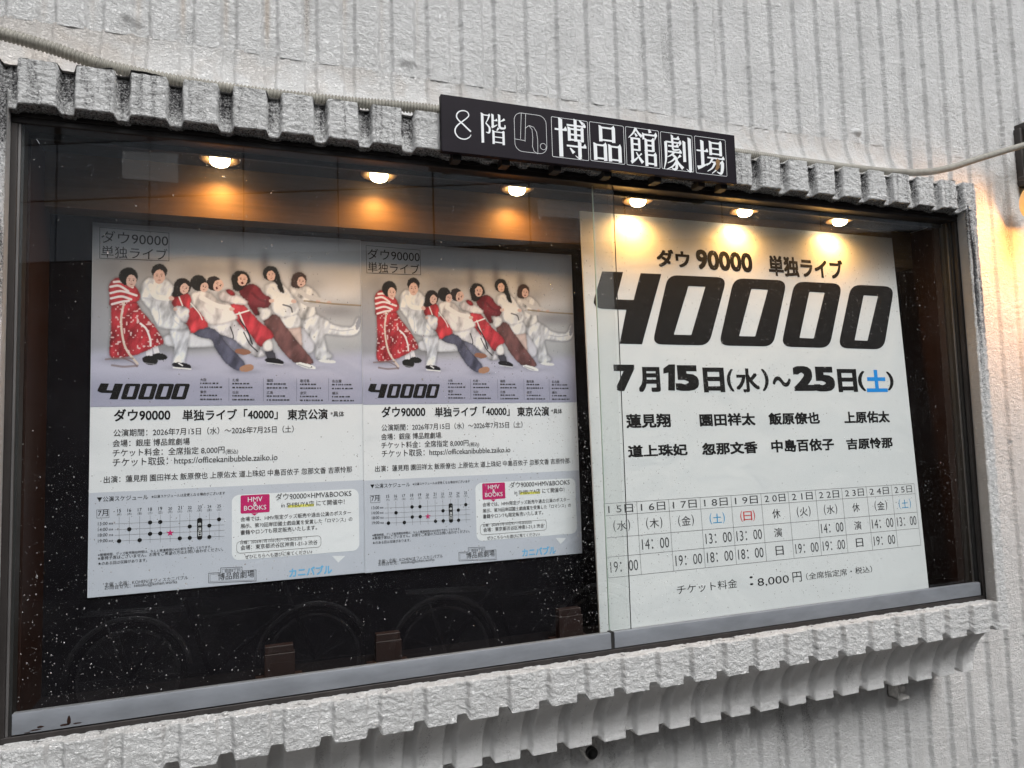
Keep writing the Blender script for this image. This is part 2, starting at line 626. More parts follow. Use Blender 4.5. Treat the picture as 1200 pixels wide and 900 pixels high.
w = MB()
fbox(w, 0, FL, GZ - 0.12, 2.68, -4, 0)
w.build('shop_front', MAT['facade_dark'], bld)
w = MB()
fbox(w, 0, FL, 2.685, 4.36, -4, -0.02)
w.build('backing_wall', MAT['joint'], bld)
w = MB()
s0 = (Vector((-1.629, -7.859, 0)) - fa).dot(fd) - 1.09 * 4
for i in range(20):
    a, b_ = s0 + 1.09 * i + 0.012, s0 + 1.09 * (i + 1) - 0.012
    a, b_ = max(a, 0.01), min(b_, FL - 0.01)
    if b_ - a < 0.1:
        continue
    for z0, z1 in ((2.70, 3.395), (3.42, 4.07)):
        w = MB()
        fbox(w, a, b_, z0, z1, -0.018, 0.02)
        w.build('fascia_panel', MAT['facade'], bld)
for i in range(20):
    a = s0 + 1.09 * i
    if a < 0.1 or a + 1.09 > FL - 0.1:
        continue
    w = MB()
    fbox(w, a + 0.03, a + 1.06, 4.10, 4.34, -0.018, -0.004)
    w.build('window', MAT['facade_glass'], bld)
    w = MB()
    fbox(w, a - 0.03, a + 0.03, 4.09, 4.355, -0.018, 0.03)
    w.build('mullion', MAT['joint'], bld)

# ------------------------------------------------------------------ ribbed stucco wall
PITCH_R, RIB0 = 0.0941, 0.0217
YW = 0.21
X0, X1 = -0.16, 2.515                       # showcase box, left and right end


def rib(x, soft=False):
    ph = (x - RIB0) % PITCH_R
    if soft:
        return sstep(-0.004, 0.006, ph) * (1 - sstep(0.055, 0.067, ph)) + sstep(PITCH_R - 0.004, PITCH_R + 0.006, ph)
    return sstep(-0.006, 0.0, ph) * (1 - sstep(0.0607, 0.0675, ph)) + sstep(PITCH_R - 0.0065, PITCH_R, ph)


def stucco(x, z, seed=3, amp=1.0):
    """trowelled crust: ragged flat-topped lumps, stretched a little sideways"""
    wx = (fbm(x * 38, z * 38, seed + 40, 2) - 0.5) * 0.030
    wz = (fbm(x * 38, z * 38, seed + 60, 2) - 0.5) * 0.030
    wx, wz = wx * 0.55, wz * 0.55
    a = fbm((x + wx) * 95, (z + wz) * 150, seed, 2, 0.5)
    b_ = fbm((x + wz) * 40, (z + wx) * 50, seed + 9, 2)
    lump = sstep(0.38, 0.52, a) * 0.0013 + sstep(0.52, 0.66, a) * 0.0008
    return amp * (lump + (b_ - 0.5) * 0.0012)


def densify(pts, step):
    out = [np.array(pts[0], float)]
    for a, b_ in zip(pts[:-1], pts[1:]):
        a, b_ = np.array(a, float), np.array(b_, float)
        n = max(1, int(math.ceil(np.linalg.norm(b_ - a) / step)))
        for k in range(1, n + 1):
            out.append(a + (b_ - a) * k / n)
    return np.array(out)


def rib_sheet(name, P, T, xs, parent, seed=3, amp=1.0, grime=None, rust_and_dim=None, taper=None, bump_fn=None, smooth=0.0, soft=False):
    """P, T: equally long lists of (y, z) for rib tops and groove bottoms"""
    P, T = np.array(P), np.array(T)
    d = np.gradient(P, axis=0)
    nrm = np.stack([-d[:, 1], d[:, 0]], -1)
    nrm /= np.linalg.norm(nrm, axis=1, keepdims=True) + 1e-9
    mid = nrm[:, 0].mean()
    if mid > 0:
        nrm = -nrm                              # outwards: towards -y
    arc = np.concatenate([[0], np.cumsum(np.linalg.norm(np.diff(P, axis=0), axis=1))])
    XX, AA = np.meshgrid(xs, arc)
    edge = (vnoise(XX * 30, AA * 40, 5) - 0.5) * 0.0028 + (vnoise(XX * 90, AA * 110, 6) - 0.5) * 0.0016
    r = rib(XX + edge, soft)
    if taper is not None:
        r = taper(XX, r)
    s = stucco(XX, AA, seed, amp)
    if bump_fn is not None:
        s = s + bump_fn(XX, P[:, 1][:, None] + 0 * XX, P[:, 0][:, None] + 0 * XX)
    Y = P[:, 0][:, None] * r + T[:, 0][:, None] * (1 - r) + nrm[:, 0][:, None] * s
    Z = P[:, 1][:, None] * r + T[:, 1][:, None] * (1 - r) + nrm[:, 1][:, None] * s
    attrs = {}
    z0, y0 = P[:, 1][:, None] + 0 * XX, P[:, 0][:, None] + 0 * XX
    attrs['grime'] = grime(XX, z0, y0, r) if grime else np.zeros_like(XX)
    attrs['smooth'] = np.full_like(XX, smooth)
    attrs['rust_and_dim'] = rust_and_dim(XX, z0, y0, r) if rust_and_dim else np.zeros_like(XX)
    return grid_object(name, np.stack([XX, Y, Z], -1), MAT['stucco'], parent, attrs)


wall = empty('stucco_wall', (1.2, 0.3, GZ), 'white ribbed stucco wall with a coved surround built out around the showcase', 'wall')
STEP = 0.0030
xs_full = np.arange(-0.20, 3.30, STEP)
xs_box = np.arange(X0, X1 + 1e-6, STEP)


def wall_lumps(X, Z, Y):
    s = np.zeros_like(X)
    for cx, cz, rx, rz, h in ((0.176, 1.512, 0.022, 0.017, 0.011), (0.816, 1.507, 0.026, 0.015, 0.009), (2.329, 1.500, 0.024, 0.010, 0.010)):
        s += h * np.exp(-(((X - cx) / rx) ** 2 + ((Z - cz) / rz) ** 2) ** 1.5)
    return s


def rust_up(X, Z, Y, r):
    left = 1 - sstep(0.3, 1.1, X)
    ph = (X - RIB0) % PITCH_R
    groove = np.exp(-((ph - 0.071) / 0.006) ** 2)
    return np.clip(left * groove * sstep(1.45, 1.56, Z) * (0.1 + 0.7 * vnoise(X * 11, Z * 9, 31)), 0, 0.6)


def grime_up(X, Z, Y, r):
    return np.clip(0.30 * sstep(0.5, 0.75, fbm(X * 18, Z * 3, 8, 3)) * (1 - r), 0, 1)


# upper wall + the cove that comes forward over the showcase (fades out at the box's ends)
zz = densify([(YW, 2.45), (YW, 1.465)], STEP)
zt = zz + np.array([0.014, 0])
rib_sheet('upper_wall', zz, zt, xs_full, wall, 3, 0.68, grime_up, rust_up, bump_fn=wall_lumps, soft=True)


def arc(cy0, cz0, a, b_, t0, t1, n):
    t = np.linspace(t0, t1, n)
    return np.stack([cy0 + a * np.cos(t), cz0 + b_ * np.sin(t)], -1)


H = math.pi / 2
P = arc(-0.04, 1.470, 0.2508, -0.214, 0, H, 90)
T = arc(-0.030, 1.470, 0.2508, -0.224, 0, H, 90)


def cove_lumps(X, Z, Y):
    ex = 0.010 * np.exp(-((X - 0.21) / 0.05) ** 2) * np.exp(-((Y + 0.02) / 0.03) ** 2)      # a patched ridge of plaster
    return ex + (fbm(X * 14, Y * 14, 77, 2) - 0.5) * 0.004


rib_sheet('lintel_cove', P, T, xs_box, wall, 5, 0.55, lambda X, Z, Y, r: 0 * X, lambda X, Z, Y, r: 0.06 + 0.22 * (1 - sstep(0.02, 0.3, X)) + 0.16 * sstep(0.4, 0.7, fbm(X * 24, Z * 24, 19, 3)), bump_fn=cove_lumps, smooth=0.0)  # brown put into the colour to dim the bright cove, more at the left


def grime_and_soffit(X, Z, Y, r):
    st = fbm(X * 105, Z * 6, 12, 3, 0.6)
    big = fbm(X * 13, Z * 5, 13, 2)
    top = 0.35 + 0.65 * sstep(1.165, 1.225, Z)
    g_ = (0.10 + 0.34 * sstep(0.36, 0.70, st)) * (0.65 + 0.5 * sstep(0.35, 0.65, big)) * (0.70 + 0.3 * top)
    tr = (0.52 + 0.35 * sstep(0.25, 0.60, st)) * top                  # rain runs down the grooves
    g_ = g_ * r + np.maximum(tr, g_) * (1 - r)
    soffit = sstep(-0.0395, -0.034, Y)  # the underside is set evenly darker
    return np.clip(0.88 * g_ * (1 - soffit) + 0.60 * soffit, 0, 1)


P = densify([(-0.04, 1.2565), (-0.04, 1.172), (0.004, 1.170)], 0.0025)
n = len(P)
T = np.array([(-0.021, 1.247)] * n)
for i in range(n):
    f_ = (P[i, 1] - 1.172) / (1.2565 - 1.172)
    if P[i, 0] < -0.0399:
        T[i] = (-0.021, 1.166 + f_ * 0.081)
    else:
        k = (P[i, 0] + 0.04) / 0.044
        T[i] = (-0.021 + 0.025 * k, 1.166 - 0.002 * k)
rib_sheet('lintel_teeth', P, T, np.arange(X0, X1 + 1e-6, 0.0028), wall, 7, 1.0, grime_and_soffit)

# sill band and the cove under it
P = densify([(0.006, 0.001), (-0.04, 0.003), (-0.04, -0.077)], 0.0025)
T = np.array([(0.0, 0.0)] * len(P))
for i in range(len(P)):
    if P[i, 0] > -0.0399:
        k = (0.006 - P[i, 0]) / 0.046
        T[i] = (0.006 - 0.032 * k, 0.001)
    else:
        k = (0.003 - P[i, 1]) / 0.080
        T[i] = (-0.026, 0.001 - 0.067 * k)


def sill_dirt(X, Z, Y, r):
    top = (Y > -0.036) * 1.0
    return top * 0.5 * sstep(0.60, 0.78, fbm(X * 60, Y * 60, 55, 3)) + 0.12 * sstep(0.6, 0.8, fbm(X * 20, Z * 20, 56, 2))


rib_sheet('sill_teeth', P, T, np.arange(X0, X1 + 1e-6, 0.0028), wall, 9, 1.0, sill_dirt)
P = np.concatenate([arc(-0.04, -0.232, 0.125, 0.155, H, 0, 60), densify([(0.085, -0.232), (0.085, -0.2325), (YW, -0.234)], 0.01)[1:]])
T = np.concatenate([arc(-0.020, -0.221, 0.122, 0.157, H, 0, 60), densify([(0.102, -0.221), (0.102, -0.2215), (YW + 0.018, -0.223)], 0.01)[1:]])
m_ = min(len(P), len(T))
rib_sheet('sill_cove', P[:m_], T[:m_], xs_box, wall, 11, 0.4, smooth=0.8, grime=lambda X, Z, Y, r: 0.22 * sstep(0.55, 0.75, fbm(X * 60, Z * 8, 21, 3)))
zz = densify([(YW, -0.205), (YW, -0.72)], STEP)
rib_sheet('lower_wall', zz, zz + np.array([0.014, 0]), xs_full, wall, 13, 0.55, soft=True, grime=lambda X, Z, Y, r: 0.3 * sstep(0.5, 0.75, fbm(X * 30, Z * 3, 22, 3)) * (0.5 + 0.5 * (1 - r)))
zz = densify([(YW, 1.47), (YW, -0.21)], STEP)


def lamp_side_dirt(X, Z, Y, r):
    return 0.32 * sstep(0.55, 0.75, fbm(X * 26, Z * 2.5, 25, 3)) * (1 - 0.5 * r)


rib_sheet('side_wall', zz, zz + np.array([0.012, 0]), np.arange(2.47, 3.30, STEP), wall, 15, 0.6, lamp_side_dirt, soft=True)
rib_sheet('side_wall', zz, zz + np.array([0.018, 0]), np.arange(-0.20, -0.08, STEP), wall, 15, 0.9)

# jambs: the last rib at each end runs down beside the frame
for xa, xb, sd_ in ((2.4735, X1, 1), (-0.075, 0.0035, 0)):
    prof = densify([(xa + 0.010, 0.006), (xa, -0.036), (xa + 0.004, -0.040), (xb - 0.004, -0.040), (xb, -0.036), (xb, YW + 0.01)] if sd_ else
                   [(xa, YW + 0.01), (xa, -0.036), (xa + 0.004, -0.040), (xb - 0.004, -0.040), (xb, -0.036), (xb - 0.003, 0.006)], 0.0035)
    zs = np.arange(0.0, 1.20, 0.0038)
    PX, ZZ = np.meshgrid(prof[:, 0], zs)
    PY, _ = np.meshgrid(prof[:, 1], zs)
    L, _ = np.meshgrid(np.arange(len(prof)) * 0.0035, zs)
    s = stucco(L + 7, ZZ, 23, 1.0)
    front = (PY < -0.03)
    ph_ = (PX - xa) / (xb - xa)
    PY = PY - s * front * 1.0 + 0.004 * np.exp(-((ph_ - 0.30) / 0.10) ** 2) * front
    PX = PX + s * (PX > xb - 0.003) * sd_
    gr = np.clip((0.15 + 0.85 * sstep(0.3, 1.15, ZZ)) * (0.30 + 0.4 * sstep(0.42, 0.68, fbm(PX * 120, ZZ * 7, 33, 3))) * front
                 + 0.45 * front * sstep(0.3, 1.2, ZZ) * np.exp(-((ph_ - 0.28) / 0.12) ** 2), 0, 1)
    grid_object('jamb', np.stack([PX, PY, ZZ], -1), MAT['stucco'], wall, {'grime': gr, 'rust_and_dim': np.zeros_like(gr)})

# closed ends of the box above and below the jambs
for X_ in (X1 - 0.001, X0):
    mb = MB()
    top = [(-0.04, 1.17), (-0.04, 1.2565)] + [tuple(q) for q in arc(-0.04, 1.465, 0.25, -0.209, H, 0, 24)] + [(YW + 0.02, 1.465), (YW + 0.02, 1.17)]
    bot = [(YW + 0.02, 0.004), (-0.04, 0.003), (-0.04, -0.077)] + [tuple(q) for q in arc(-0.04, -0.232, 0.125, 0.155, H, 0, 24)] + [(0.085, -0.234), (YW + 0.02, -0.234)]
    for prof in (top, bot):
        mb.add([(X_, y, z) for y, z in prof], [tuple(range(len(prof)))])
    if X_ < 0:
        mb.quad((X_, -0.04, 0), (X_, YW, 0), (X_, YW, 1.18), (X_, -0.04, 1.18))
        mb.quad((X_, -0.04, 0), (-0.07, -0.04, 0), (-0.07, -0.04, 1.18), (X_, -0.04, 1.18))
    mb.build('surround_end', MAT['stucco'], wall)
# the plain rest of the wall, out of the picture
mb = MB()
yb = YW + 0.004
for xa, xb, za, zb in ((-6, 8, 2.44, 5.0), (-6, 8, GZ - 0.05, -0.71), (-6, -0.195, -0.71, 2.44), (3.29, 8, -0.71, 2.44)):
    mb.quad((xa, yb, za), (xb, yb, za), (xb, yb, zb), (xa, yb, zb))
mb.build('plain_wall', MAT['stucco'], wall)


# two bicycles parked across the pavement, seen only as mirror images in the glass
def bicycle(rx, ry, head, label):
    z0 = GZ - 0.12
    t = empty('bicycle', (rx, ry, z0), label, 'bicycle', 'bicycles parked at the kerb')
    ch, sh = math.cos(head), math.sin(head)

    def q(a, z, s_=0.0):
        return (rx + a * ch - s_ * sh, ry + a * sh + s_ * ch, z0 + z)

    def loop(a, z, r, t0, t1, n, s_=0.0):
        return [q(a + r * math.cos(k), z + r * math.sin(k), s_) for k in np.linspace(t0, t1, n)]
    R1 = 0.30
    for a in (0.0, 1.04):
        wh = MB().tube(loop(a, R1 + 0.02, R1, 0, 6.2832, 40), 0.018, 8).build('wheel', MAT['black'], t, True)
        MB().tube(loop(a, R1 + 0.02, R1 - 0.030, 0, 6.2832, 40), 0.010, 6).build('rim', MAT['chrome'], wh, True)
        sp = MB()
        for k in range(14):
            an = k * 2 * math.pi / 14
            sp.tube([q(a, R1 + 0.02), q(a + (R1 - 0.03) * math.cos(an), R1 + 0.02 + (R1 - 0.03) * math.sin(an))], 0.002, 4)
        sp.build('spokes', MAT['chrome'], wh)
        MB().tube(loop(a, R1 + 0.02, R1 + 0.035, 0.15 if a == 0 else 0.5, 3.0, 24), 0.016, 6).build('mudguard', MAT['chrome'], t, True)
    f = MB()
    bb, seat, hd, hb = (0.44, 0.29), (0.30, 0.74), (0.86, 0.80), (0.90, 0.66)
    for a, b_ in ((bb, seat), (bb, hb), (seat, bb), ((0.33, 0.62), hb), ((0, R1 + 0.02), bb), ((0, R1 + 0.02), (0.31, 0.68)), (hd, (1.04, R1 + 0.02))):
        f.tube([q(*a), q(*b_)], 0.015, 8)
    f.build('frame', MAT['bike'], t, True)
    k_ = MB()
    for s_ in (-0.06, 0.0, 0.06):
        k_.tube([q(-0.24, 0.70, s_), q(0.28, 0.69, s_)], 0.006, 6)
    for s_ in (-0.06, 0.06):
        k_.tube([q(-0.12, 0.70, s_), q(0.0, R1 + 0.02, s_)], 0.005, 6)
    k_.build('rack', MAT['chrome'], t, True)
    MB().tube([q(0.16, 0.80), q(0.24, 0.82), q(0.40, 0.815)], [0.07, 0.055, 0.02], 10).build('saddle', MAT['black'], t, True)
    MB().tube([q(0.70, 0.96, -0.27), q(0.84, 0.99, -0.14), q(0.86, 0.92, 0), q(0.84, 0.99, 0.14), q(0.70, 0.96, 0.27)], 0.011, 8).build('handlebar', MAT['chrome'], t, True)


bicycle(1.586, -2.93, 0.12, 'grey city bicycle mirrored low in the glass beside the white text board')
bicycle(-0.228, -3.24, 0.10, 'grey city bicycle mirrored low in the left corner of the glass')

# ------------------------------------------------------------------ showcase
CW, CH = 2.484, 1.185
case = empty('display_case', (CW / 2, 0.1, 0.0), 'long glazed showcase with dark bronze frame and two sliding panes', 'display case')
mb = MB()
mb.box(0.0, CW, 0.0, 0.040, 1.148, CH, bev=0.002)            # head
mb.box(0.0, CW, -0.004, 0.006, 1.160, 1.166)
mb.box(0.0, CW, 0.0, 0.060, -0.002, 0.013, bev=0.0015)       # sill track
mb.box(0.0, 0.0125, 0.0, 0.060, 0.013, 1.148, bev=0.0015)
mb.box(CW - 0.0125, CW, 0.0, 0.013, 0.013, 1.148, bev=0.0015)
mb.build('frame', MAT['bronze'], case)
for q_ in ((0.0127, 0.0168, 0.004, 0.030, 0.013, 1.148), (CW - 0.0208, CW - 0.0170, 0.0225, 0.0265, 0.013, 1.148)):
    MB().box(*q_).build('channel', MAT['bronze_light'], case)
for q_ in ((0.0168, 0.0215, 0.008, 0.035, 0.013, 1.148), (CW - 0.0168, CW - 0.0006, 0.0135, 0.0505, 0.0135, 1.1475),
           (0.0168, CW - 0.0165, 0.042, 0.050, 1.138, 1.150), (1.2315, 1.2405, 0.003, 0.020, 0.013, 0.053)):
    MB().box(*q_).build('gasket', MAT['black'], case)
MB().box(0.0, CW, 0.2035, 0.2075, 0.0, 1.19).build('back_board', MAT['board_black'], case)
MB().box(0.0226, CW - 0.0226, 0.150, 0.2034, 1.0345, 1.1522).build('header_board', MAT['wood_brown'], case)
for xa, xb in ((0.004, 0.0225), (CW - 0.0225, CW - 0.004)):
    MB().box(xa, xb, 0.051, 0.2033, 0.002, 1.151).build('side_panel', MAT['wood_dark'], case)
MB().box(0.0226, CW - 0.0226, 0.051, 0.2033, 1.1525, 1.166).build('ceiling_board', MAT['ceil'], case)
MB().box(0.0226, CW - 0.0226, 0.0605, 0.2033, 0.0, 0.018).build('floor_board', MAT['board_black'], case)


def pane(xa, xb, y0, rx0, rx1, ry):
    o = MB().quad((xa, y0, 0.045), (xb, y0, 0.045), (xb, y0, 1.150), (xa, y0, 1.150)).build('sliding_pane', MAT['glass'], case)
    e = MB()
    e.box(rx0, rx1, ry, ry + 0.016, 0.0155, 0.0525, bev=0.0014)
    r = e.build('bottom_rail', MAT['alu'], o)
    shade_smooth_angle(r, 30)
    return o


p1 = pane(0.018, 1.2885, 0.004, 0.0235, 1.2310, -0.001)
p2 = pane(1.2400, 2.466, 0.0215, 1.2410, 2.4625, 0.0005)
m, nt, b = new_mat('polished_glass_edge')
b.inputs['Base Color'].default_value = (0.42, 0.52, 0.46, 1)
b.inputs['Roughness'].default_value = 0.2
MAT['edge'] = m
MB().box(1.2380, 1.2398, 0.0195, 0.0235, 0.0535, 1.147).build('pane_edge', MAT['edge'], p2)
MB().box(1.2886, 1.2893, 0.0040, 0.0075, 0.0535, 1.147).build('pane_edge', MAT['joint'], p1)
# a thin grey film pales the strip where both panes overlap
MB().quad((1.2402, 0.0212, 0.053), (1.2884, 0.0212, 0.053), (1.2884, 0.0212, 1.147), (1.2402, 0.0212, 1.147)).build('overlap_strip', film_mat('grey_overlap_film', 0.13), p2)
for pxs, par, y_ in (([(143, 177), (209, 180), (209, 214), (143, 209)], p1, 0.0037), ([(630, 233), (693, 238), (693, 257), (630, 253)], p1, 0.0037), ([(1002, 258), (1044, 262), (1044, 274), (1002, 269)], p2, 0.0212)):
    MB().quad(*[at(x, y, y_) for x, y in reversed(pxs)]).build('clear_film', film_mat('clear_sticker_film', 0.05), par)
# brown scars in the paint of the left rail
mb = MB()
rng = random.Random(4)
for cx, cz, w_, h_ in ((0.113, 0.030, 0.004, 0.018), (0.106, 0.022, 0.010, 0.004), (0.127, 0.0215, 0.007, 0.003), (0.061, 0.020, 0.010, 0.003), (0.068, 0.024, 0.006, 0.004), (0.048, 0.0175, 0.006, 0.002)):
    pts = []
    for k in range(9):
        a = 2 * math.pi * k / 9
        q = 0.65 + 0.5 * rng.random()
        pts.append((cx + w_ * q * math.cos(a), -0.0014, cz + h_ * 0.5 * q * math.sin(a)))
    mb.add(pts, [tuple(range(8, -1, -1))])
mb.build('rust_scar', MAT['wood_dark'], p1.children[0])

# ------------------------------------------------------------------ downlights in the case ceiling
where = ['leftmost of the six, above the left poster', 'second of six, above the seam of the two posters', 'third of six, above the right poster',
         'fourth of six, above the left edge of the text board', 'fifth of six, above the middle of the text board', 'rightmost of six, above the text board']
LX = [0.366 + 0.3485 * k for k in range(6)]


def make_downlight():
    t = empty('downlight', (LX[0], 0.092, 1.1524), '', 'ceiling light')
    r = MB().lathe((LX[0], 0.092, 1.1524), [(0.0225, 0.004), (0.041, 0.004), (0.0425, -0.002), (0.040, -0.0045), (0.036, -0.0050), (0.026, -0.0015), (0.0225, 0.003)], n=40, close=False).build('trim_ring', MAT['ring'], t, True)
    b_ = MB().lathe((LX[0], 0.092, 1.1524), [(0.0215, 0.002), (0.0215, -0.0055), (0.0205, -0.0105), (0.017, -0.0155), (0.0105, -0.0185), (0.0035, -0.0195)], n=32).build('bulb', MAT['lamp'], t, True)
    return t


d0 = make_downlight()
for k in range(6):
    if k == 0:
        d = d0
    else:
        d = d0.copy()
        col.objects.link(d)
        for ch in d0.children:
            c = ch.copy()
            col.objects.link(c)
            c.parent = d
    d.location = (LX[k], 0.092, 1.1524)
    tag(d, 'small glowing downlight, ' + where[k], 'ceiling light', 'downlights in the showcase ceiling')
    L = bpy.data.lights.new('downlight_lamp', 'SPOT')
    L.energy = 2.3 * (1.0, 0.93, 0.86, 1.05, 0.96, 1.02)[k]
    L.color = (1.0, 0.50, 0.13)
    L.spot_size = math.radians(176)
    L.spot_blend = 1.0
    L.shadow_soft_size = 0.012
    lo = bpy.data.objects.new('downlight_lamp', L)
    lo.location = (LX[k], 0.103, 1.124)
    col.objects.link(lo)

# ------------------------------------------------------------------ wooden blocks standing on the case floor
def make_block(x0, x1, y, h):
    t = empty('wooden_block', ((x0 + x1) / 2, y, 0.018), '', 'wooden block')
    mb = MB()
    mb.box(x0, x1, y - 0.012, y + 0.012, 0.0182, 0.018 + h * 0.78, bev=0.001)
    mb.build('stem', MAT['block'], t)
    mb = MB()
    mb.box(x0 + 0.001, x1 - 0.003, y - 0.010, y + 0.012, 0.0183 + h * 0.78, 0.018 + h, bev=0.001)
    mb.build('cap', MAT['block'], t)
    mb = MB()
    mb.box(x0 - 0.018, x1 + 0.016, y - 0.016, y + 0.020, 0.0181, 0.024)
    mb.build('foot', MAT['wood_dark'], t)
    return t


for (xa, xb, h, lb) in ((0.455, 0.517, 0.072, 'small red brown wooden block on the case floor below the left poster'),
                        (0.692, 0.750, 0.070, 'small red brown wooden block on the case floor below the seam of the two posters'),
                        (1.141, 1.205, 0.076, 'small red brown wooden block on the case floor next to the white text board')):
    tag(make_block(xa, xb, 0.11, h), lb, 'wooden block', 'wooden blocks on the case floor')

# ------------------------------------------------------------------ conduit lying on the cove
def catmull(pts, n=14):
    P_ = [np.array(q, float) for q in pts]
    P_ = [2 * P_[0] - P_[1]] + P_ + [2 * P_[-1] - P_[-2]]
    out = []
    for i in range(1, len(P_) - 2):
        for k in range(n):
            t = k / n
            a, b_, c, d = P_[i - 1:i + 3]
            out.append(0.5 * ((2 * b_) + (-a + c) * t + (2 * a - 5 * b_ + 4 * c - d) * t * t + (-a + 3 * b_ - 3 * c + d) * t ** 3))
    out.append(P_[-2])
    return np.array(out)


cpts = [tuple(at(x, y, yy)) for x, y, yy in ((-60, 22, 0.02), (0, 39, 0.015), (60, 56, 0.01), (120, 76, 0.005), (200, 93.5, 0.0), (300, 108.5, -0.005), (400, 119, -0.005), (510, 129, -0.005))]
cpts += [(1.2, -0.002, 1.279), tuple(at(865, 179, 0.0)), tuple(at(950, 191, 0.0)), tuple(at(1040, 201, 0.0)), tuple(at(1080, 202, 0.005)), tuple(at(1112, 197, 0.02)), tuple(at(1150, 185, 0.05)), tuple(at(1200, 170, 0.10)), tuple(at(1240, 158, 0.15))]
sm = catmull(cpts, 40)
arcl = np.concatenate([[0], np.cumsum(np.linalg.norm(np.diff(sm, axis=0), axis=1))])
step = 0.0014
tt = np.arange(0, arcl[-1], step)
line = np.stack([np.interp(tt, arcl, sm[:, k]) for k in range(3)], -1)
amp = 0.0019 * (1 - sstep(1.9, 2.15, line[:, 0])) * (1 - 0.45 * sstep(0.7, 1.6, line[:, 0]))
base = 0.0115 - 0.001 * sstep(0.3, 2.0, line[:, 0])
rad = base + amp * np.sin(2 * math.pi * tt / 0.0072)
mb = MB()
mb.tube(line[::1], list(rad), n=14)
o = mb.build('conduit', MAT['conduit'], None, True)
tag(o, 'long beige corrugated plastic conduit lying on the cove above the showcase', 'conduit')

# ------------------------------------------------------------------ drain stub and wall bracket under the cove
c = at(692, 881, YW - 0.012)
t = empty('drain_pipe', (c[0], YW, c[2]), 'short black drain pipe end in a chipped plaster patch under the showcase cove', 'drain pipe')
mb = MB()
rng = random.Random(8)
pts = []
for k in range(26):
    a = 2 * math.pi * k / 26
    rr = 0.021 + 0.006 * rng.random()
    pts.append((c[0] + rr * 0.95 * math.cos(a), YW - 0.006, c[2] + rr * 1.25 * math.sin(a) + 0.006))
n_ = len(pts)
cen = [(c[0] + (q[0] - c[0]) * 0.8, YW - 0.012, c[2] + (q[2] - c[2]) * 0.8) for q in pts]
mb.add(pts + [(q[0], YW + 0.01, q[2]) for q in pts] + cen, [(k, (k + 1) % n_, n_ + (k + 1) % n_, n_ + k) for k in range(n_)]
       + [(2 * n_ + k, 2 * n_ + (k + 1) % n_, (k + 1) % n_, k) for k in range(n_)] + [tuple(range(3 * n_ - 1, 2 * n_ - 1, -1))])
mb.build('plaster_patch', MAT['plaster'], t)
MB().lathe((c[0], YW - 0.014, c[2]), [(0.0155, -0.001), (0.0155, 0.010), (0.0135, 0.0115), (0.0120, 0.0105), (0.0115, 0.002)], 'y', 28).build('pipe_rim', MAT['pipe_black'], t, True)

c = at(1053, 807, YW - 0.02)
t = empty('wall_bracket', (c[0], YW, c[2]), 'small painted wall bracket with a round bolt head under the right part of the cove', 'bracket')
mb = MB()
mb.box(c[0] - 0.026, c[0] - 0.019, YW - 0.04, YW + 0.012, c[2] - 0.026, c[2] + 0.022, bev=0.0015)
mb.box(c[0] - 0.026, c[0] + 0.020, YW - 0.04, YW + 0.012, c[2] - 0.027, c[2] - 0.019, bev=0.0015)
mb.box(c[0] - 0.026, c[0] + 0.020, YW - 0.006, YW + 0.012, c[2] - 0.026, c[2] + 0.024, bev=0.0015)
mb.build('plate', MAT['plaster'], t)
MB().lathe((c[0] + 0.002, YW - 0.0055, c[2] + 0.003), [(0.013, 0.0), (0.013, 0.022), (0.010, 0.027), (0.004, 0.028)], 'y', 14).build('bolt', MAT['plaster'], t, True)

# ------------------------------------------------------------------ wall lamp at the right edge
wl = empty('wall_lamp', (2.86, YW - 0.002, 1.30), 'warm lit wall lamp with dark back plate and amber glass at the right edge', 'wall lamp')
xl = at(1190, 170, 0.205)[0]
zt_ = at(1193, 138, 0.16)[2]
zb_ = at(1193, 205, 0.16)[2]
mb = MB()
mb.box(xl, xl + 0.030, 0.185, YW + 0.012, zb_ - 0.02, zt_ - 0.02, bev=0.003)
mb.box(xl + 0.014, xl + 0.22, 0.165, YW + 0.012, zb_ - 0.02, zt_, bev=0.004)
mb.build('back_plate', MAT['lamp_metal'], wl)
gx = at(1221, 236, 0.10)
mb = MB()
R0 = 0.066
mb.lathe((gx[0], 0.10, gx[2]), [(R0 * math.cos(a), R0 * 1.15 * math.sin(a)) for a in np.linspace(-1.45, 1.1, 18)], n=36)
mb.build('glass_globe', MAT['amber'], wl, True)
mb = MB()
mb.tube([(gx[0] - 0.030 + 0.012 * math.cos(a), 0.06, gx[2] - 0.080 + 0.018 * math.sin(a)) for a in np.linspace(0, 5.6, 22)], 0.0028, 8)
mb.tube([(gx[0], 0.10, gx[2] + 0.07), (gx[0], 0.12, gx[2] + 0.10), (gx[0], 0.17, gx[2] + 0.105)], 0.008, 8)
mb.build('scroll', MAT['lamp_metal'], wl, True)
L = bpy.data.lights.new('wall_lamp_bulb', 'SPOT')
L.energy = 11
L.color = (1.0, 0.43, 0.11)
L.spot_size = math.radians(140)
L.spot_blend = 0.8
L.shadow_soft_size = 0.03
lo = bpy.data.objects.new('wall_lamp_bulb', L)
lo.location = (gx[0] - 0.03, -0.09, gx[2] - 0.09)
lo.rotation_euler = (Vector(lo.location) - Vector((2.86, YW, 1.02))).to_track_quat('Z', 'Y').to_euler()
col.objects.link(lo)

# ------------------------------------------------------------------ lettering
_fc, _asp = {}, {}


